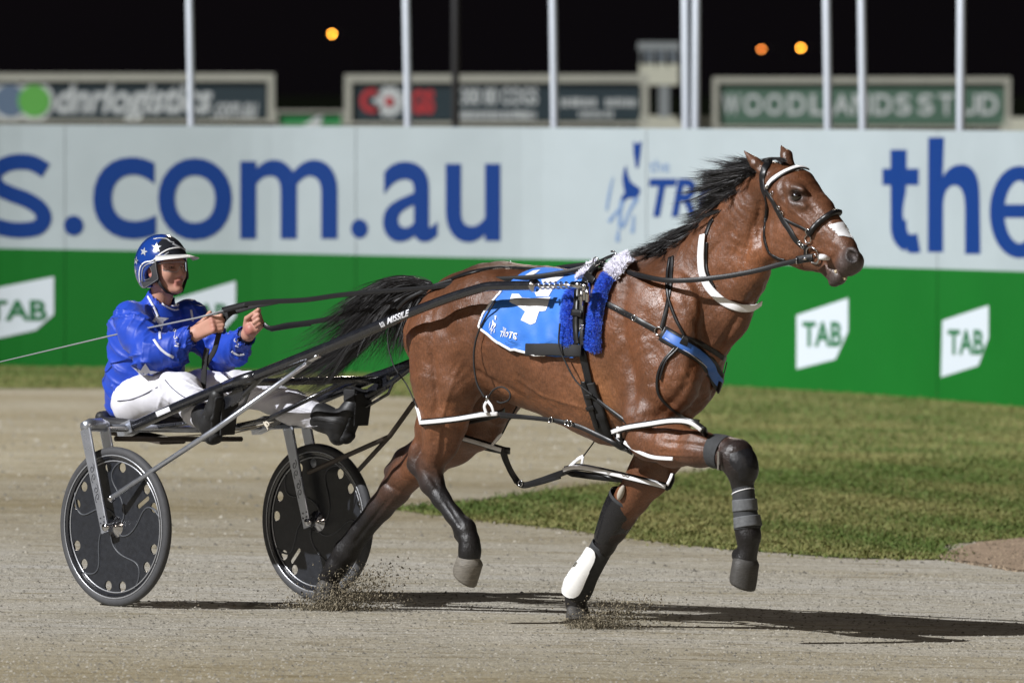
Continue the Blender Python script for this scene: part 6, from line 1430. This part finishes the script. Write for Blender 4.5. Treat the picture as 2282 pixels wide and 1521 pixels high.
# dark under-cuffs
mb = MB()
for wr_, el in ((NWR, NEL), (FWR, FEL)):
    d = (wr_ - el) / np.linalg.norm(wr_ - el); mb.tube([W(*(wr_ - d * .055)), W(*(wr_ - d * .012))], [.038, .036], 18)
mb.build('cuff', M_dblue, jk)
# trousers
tb_ = Body()
NK = R_(408, 870, -.22); FK = R_(560, 868, .23); NA = R_(466, 936, -.36); FA = R_(738, 938, .36)
tb_.cap(R_(312, 888, -.09), R_(312, 888, .09), .115, .115, .04)
for hipp, kn_, an in ((R_(300, 896, -.10), NK, NA), (R_(345, 892, .10), FK, FA)):
    tb_.chain([(hipp, .108), ((hipp + kn_) / 2 + np.array((0, 0, .012)), .098), (kn_, .076), ((kn_ + an) / 2 + np.array((0, 0, -.008)), .072), (an, .056)], .04)
    for t in (.15, .35, .6, .8):
        c = kn_ + (an - kn_) * t; tb_.cap(c + np.array((-.02, -.03, .04)), c + np.array((.02, .03, -.05)), .028, .030, .022)
    for t in (.55, .75, .95):
        c = hipp + (kn_ - hipp) * t; tb_.cap(c + np.array((-.03, -.05, .05)), c + np.array((.03, .05, .0)), .040, .040, .03)
tb_.cap(NA + (NA - NK) * .16, NA + (NA - NK) * .6, .07, .07, .003, col=None, sub=True); tb_.cap(FA + (FA - FK) * .14, FA + (FA - FK) * .6, .07, .07, .003, col=None, sub=True)
V, F, _ = tb_.mesh(np.arange(-.75, .60, .0070), np.arange(-.50, .50, .0070), np.arange(.62, 1.10, .0070)); V = folds(V, F, [(R_(300, 896, -.10), NK, .10, 2.4, .5), (NK, NA, .075, 3.0, 1.2), (R_(345, 892, .10), FK, .10, 2.4, 2.5), (FK, FA, .075, 3.6, .2)], .008, 7.7, .003); tw = toW(V); tr = mk('trousers', tw, F, M_pants, dp); TB = bvh_of(tw, F)
for P in ([(262, 893), (290, 890), (318, 880), (352, 862)], [(368, 846), (386, 866), (410, 884), (430, 890)]):
    pts, nor, _ = lay(TB, P, 0, 6, .001, 3); MB().strap(pts, nor, .004, .0015).build('seam_piping', M_dblue, tr)
# boots on the feet
M_bootl = mat('boot_leather', (0.018, 0.018, 0.019), 0.5, var=0.4, vscale=30, bump=0.25, bscale=40, bdist=0.004)
for an, kn_, s in ((NA, NK, -1), (FA, FK, 1)):
    b = Body(); d = (an - kn_) / np.linalg.norm(an - kn_); u_ = np.array((-.15, 0, 1.0)); u_ = u_ - d * (u_ @ d); u_ /= np.linalg.norm(u_)
    hl_ = an + d * .055 - u_ * .052; toe = an + d * .085 + u_ * .150
    b.cap(an - d * .05, an + d * .03, .066, .060, .02); b.cap(an + d * .03, hl_, .05, .042, .02); b.cap(an + d * .045, (an + d * .06 + toe) / 2, .05, .044, .02); b.cap((an + d * .06 + toe) / 2, toe, .042, .032, .02)
    lo = np.minimum(np.minimum(an, toe), hl_) - .12; hi = np.maximum(np.maximum(an, toe), hl_) + .12
    V, F, _ = b.mesh(np.arange(lo[0], hi[0], .007), np.arange(lo[1], hi[1], .007), np.arange(lo[2], hi[2], .007)); bo = mk('boot', toW(V), F, M_bootl, dp)
    so = Body(); so.chain([(hl_ + d * .045, .016, 2.2), ((hl_ + toe) / 2 + d * .04, .011, 3.2), (toe + d * .035, .010, 2.8)], .01); so.cap(hl_ + d * .042, hl_ + d * .055 + u_ * .02, .022, .02, .004, 1.6)
    V, F, _ = so.mesh(np.arange(lo[0], hi[0] + .05, .006), np.arange(lo[1], hi[1], .006), np.arange(lo[2], hi[2], .006)); mk('sole', toW(V), F, M_webbing, bo)
# helmet
M_helm = mat('helmet_paint', (0.010, 0.045, 0.24), 0.16, spec=0.7, coat=0.8, attr='col'); M_silver = mat('silver_star', (0.50, 0.52, 0.55), 0.35, 0.3); M_vis = mat('visor_white', (0.72, 0.72, 0.70), 0.4); M_pad = mat('ear_pad', (0.035, 0.036, 0.04), 0.75, bump=0.1, bscale=200)
hb2 = Body(); hb2.ell(hp(-.022, 0, .030), (.130, .104, .122), .02)
hb2.ell(hp(-.045, 0, -.01), (.108, .100, .115), .03)
hb2.ell(hp(-.018, 0, .022), (.108, .088, .104), .004, sub=True, col=None)
hb2.cap(hp(.12, 0, -.035), hp(.035, 0, -.04), .080, .076, .006, 1.8, col=None, sub=True)      # face opening
hb2.cap(hp(-.2, 0, -.165), hp(.2, 0, -.15), .075, .075, .006, 3, col=None, sub=True)        # lower rim
hb2.cap(hp(.01, -.09, -.045), hp(.01, .09, -.045), .042, .042, .004, col=None, sub=True)    # ear cut-outs
hX = np.arange(H[0] - .2, H[0] + .16, .0048); hY = np.arange(-.14, .14, .0048); hZ = np.arange(H[2] - .16, H[2] + .18, .0048)
V, F, _ = hb2.mesh(hX, hY, hZ)
lc = V - H; cc = np.tile(np.array((0.010, 0.048, 0.27)), (len(V), 1)); fr = (lc[:, 2] > .085 - .35 * (lc[:, 0] + .0)) & (lc[:, 0] > .025) & (np.abs(lc[:, 1]) < .085); cc[fr] = (0.02, 0.022, 0.028)
hw_ = toW(V); he = mk('helmet', hw_, F, M_helm, dp, cols=cc); HE = bvh_of(hw_, F)
oh = on_j(.0018, HE)
for cx, cy, r, ro, sx in ((349, 551, 12, .05, 1), (321, 561, 10, .25, .85), (304, 581, 10, .2, .5), (303, 604, 7, .1, .3)): mk('star', *poly_in(star(cx, cy, r, ro, .4, sx), oh, 5), M_silver, he)
for P, w, m_ in (([(313, 630), (311, 612), (314, 594), (324, 584), (340, 581), (352, 570), (370, 558), (386, 553), (401, 552)], .0065, M_wstrap), ([(318, 628), (317, 610), (320, 596), (330, 588), (345, 584), (358, 574), (376, 562)], .004, M_silver), ([(342, 533), (356, 531), (372, 533), (380, 539), (388, 541)], .006, M_silver), ([(385, 543), (396, 549), (412, 556)], .010, M_silver)):
    pts, nor, _ = lay(HE, P, 0, 5, .0015, 3); MB().strap(pts, nor, w, .002).build('stripe', m_, he)
# peak
V = []; F = []; nn_ = 19
for i in range(nn_):
    a = math.radians(-78 + 156 * i / (nn_ - 1)); ca, sa = math.cos(a), math.sin(a)
    inn = hp(.028 + .078 * ca, .099 * sa, .052); out = hp(.030 + .150 * ca, .118 * sa, .026 + .012 * ca)
    for q, zz_ in ((inn, .002), (out, .0018), (out, -.0018), (inn, -.002)): V.append(q + np.array((0, 0, zz_)))
for i in range(nn_ - 1):
    for k in range(4): F.append((i * 4 + k, (i + 1) * 4 + k, (i + 1) * 4 + (k + 1) % 4, i * 4 + (k + 1) % 4))
F += [(0, 1, 2, 3), tuple((nn_ - 1) * 4 + k for k in (3, 2, 1, 0))]
mk('peak', toW(V), F, M_vis, he)
# ear pads (leather flap with a cut-out round the ear), chin strap, glasses
M_trim = mat('pad_trim', (0.16, 0.16, 0.165), 0.6)
for s in (-1, 1):
    out_ = [(.044, .030), (.052, -.015), (.058, -.052), (.05, -.062), (.0, -.082), (-.045, -.094), (-.058, -.06), (-.052, -.015), (-.035, .012), (.0, .022)]
    inn_ = [(.006, .004), (.022, -.020), (.018, -.046), (-.012, -.058), (-.034, -.056), (-.032, -.025), (-.014, .002)]
    V2, F2 = curve_fill([tuple(p) for p in catmull(out_, 3, True)], [[tuple(p) for p in catmull(inn_, 4, True)]], .004)
    pts = [hp(p[0] - .006, s * (.094 - .9 * p[0] ** 2 - .10 * max(0, -p[1] - .03)) + p[2] * 1.0, p[1] + .004) for p in V2]
    ef = mk('ear_flap', toW(pts), F2, M_pad, he, smooth=False)
    for ol in (out_, inn_):
        c_l = [W(*hp(p[0] * .97 - .006, s * (.099 - .9 * p[0] ** 2 - .10 * max(0, -p[1] - .03)), p[1] * .97 + .004)) for p in catmull(ol, 4, True)]
        MB().tube(c_l + [c_l[0]], .0016, 5).build('trim', M_trim, ef)
mb = MB(); mb.strap([W(*hp(.040, -.086, -.058)), W(*hp(.046, -.070, -.085)), W(*hp(.052, -.045, -.112)), W(*hp(.054, 0, -.124)), W(*hp(.052, .045, -.112)), W(*hp(.040, .086, -.058))], [(-RL), (-RL * .8 - Vector((0, 0, .5))), (-RL * .5 - Vector((0, 0, .8))), Vector((0, 0, -1)), (RL * .5 - Vector((0, 0, .8))), RL], .020, .003); mb.build('chin_strap', M_webbing, he)
M_lens = mat('clear_lens', (0.98, 0.98, 1.0), 0.0, trans=1.0, spec=0.5); M_lens.node_tree.nodes['Principled BSDF'].inputs['IOR'].default_value = 1.02
gl = thing('glasses', 'clear wraparound glasses worn by the driver', 'glasses', W(*hp(.09, 0, 0)))
V = []; F = []; n = 25; m2 = 6
for i in range(n):
    a = math.radians(-66 + 132 * i / (n - 1)); 
    for j in range(m2):
        zt = .022 - .046 * j / (m2 - 1) * (1 - .75 * math.exp(-(a / .16) ** 2)) * (math.cos(a) ** .4); V.append(hp(.022 + .082 * math.cos(a), .078 * math.sin(a), zt - .002))
for i in range(n - 1):
    for j in range(m2 - 1): F.append((i * m2 + j, (i + 1) * m2 + j, (i + 1) * m2 + j + 1, i * m2 + j + 1))
mk('lens', toW(V), F, M_lens, gl)
tp_ = [W(*V[i * m2]) for i in range(n)]; bt = [W(*V[i * m2 + m2 - 1]) for i in range(n)]
MB().tube(tp_, .0013, 6).tube(bt, .0008, 6).build('rim', M_silver, gl)
mb = MB()
for s in (-1, 1): mb.tube([W(*hp(.053, .071 * s, .018)), W(*hp(.02, .080 * s, .014)), W(*hp(-.02, .082 * s, .006))], [.0022, .002, .002], 6)
mb.build('temple', M_silver, gl)
# ================================================================== KICKED UP SAND
M_clod = mat('damp_sand', (0.16, 0.135, 0.095), 0.95, attr='col', spec=0.1)
def clods(name, n, fn, lab):
    V = np.empty((n, 4, 3)); base = np.array([(1, 0, -.4), (-.5, .87, -.4), (-.5, -.87, -.4), (.1, .1, .9)])
    P, r = fn(n)
    for i in range(4): V[:, i] = P + (base[i][None] * rng.uniform(.5, 1.4, (n, 3))) * r[:, None]
    k = rng.uniform(0, 6.28, n); F = (np.array([(0, 1, 3), (1, 2, 3), (2, 0, 3), (2, 1, 0)])[None] + (np.arange(n) * 4)[:, None, None]).reshape(-1, 3)
    c = np.repeat(np.array((0.27, 0.235, 0.17))[None] * rng.uniform(.25, 1.6, (n, 1)), 4, axis=0)
    mk(name, V.reshape(-1, 3), F, M_clod, None, smooth=False, kind='stuff', label=lab, cols=c)
def burst(u0, v0, s, du, dv, lean, rr, up=.5):
    o = np.array(wp(u0, v0, s))
    def f(n):
        t = rng.uniform(0, 1, n) ** .8; a = rng.normal(0, 1, n)
        x = t * du * rng.uniform(.4, 1, n) + a * .035 * (1 + 2 * t) ; z = np.abs(t * dv * rng.uniform(0, 1, n) ** 1.3 + rng.normal(0, .012, n)); y = rng.normal(0, .05 + .05 * t.mean(), n)
        P = np.stack([o[0] + x + lean * z, o[1] + y, np.full(n, gz(o[0])) + z], 1); P[:, 2] = np.maximum(P[:, 2], gz(P[:, 0]) + .001)
        return P, rr * (.35 + rng.uniform(0, 1, n) ** 3)
    return f
clods('kicked_up_sand', 5200, burst(1292, 1384, .10, .26, .15, .25, .0052), 'spray of damp sand thrown up by the grounded front hoof')
clods('kicked_up_sand', 6500, burst(715, 1345, .05, .26, .22, .3, .0055), 'spray of damp sand thrown up by the trailing hind hoof and far wheel')
clods('kicked_up_sand', 700, burst(705, 1345, .02, -.12, .10, -.3, .0055), 'sand thrown back behind the trailing hind hoof')
clods('kicked_up_sand', 160, burst(390, 1200, -.6, .12, .26, .1, .004), 'few dark crumbs of sand flying behind the near wheel')
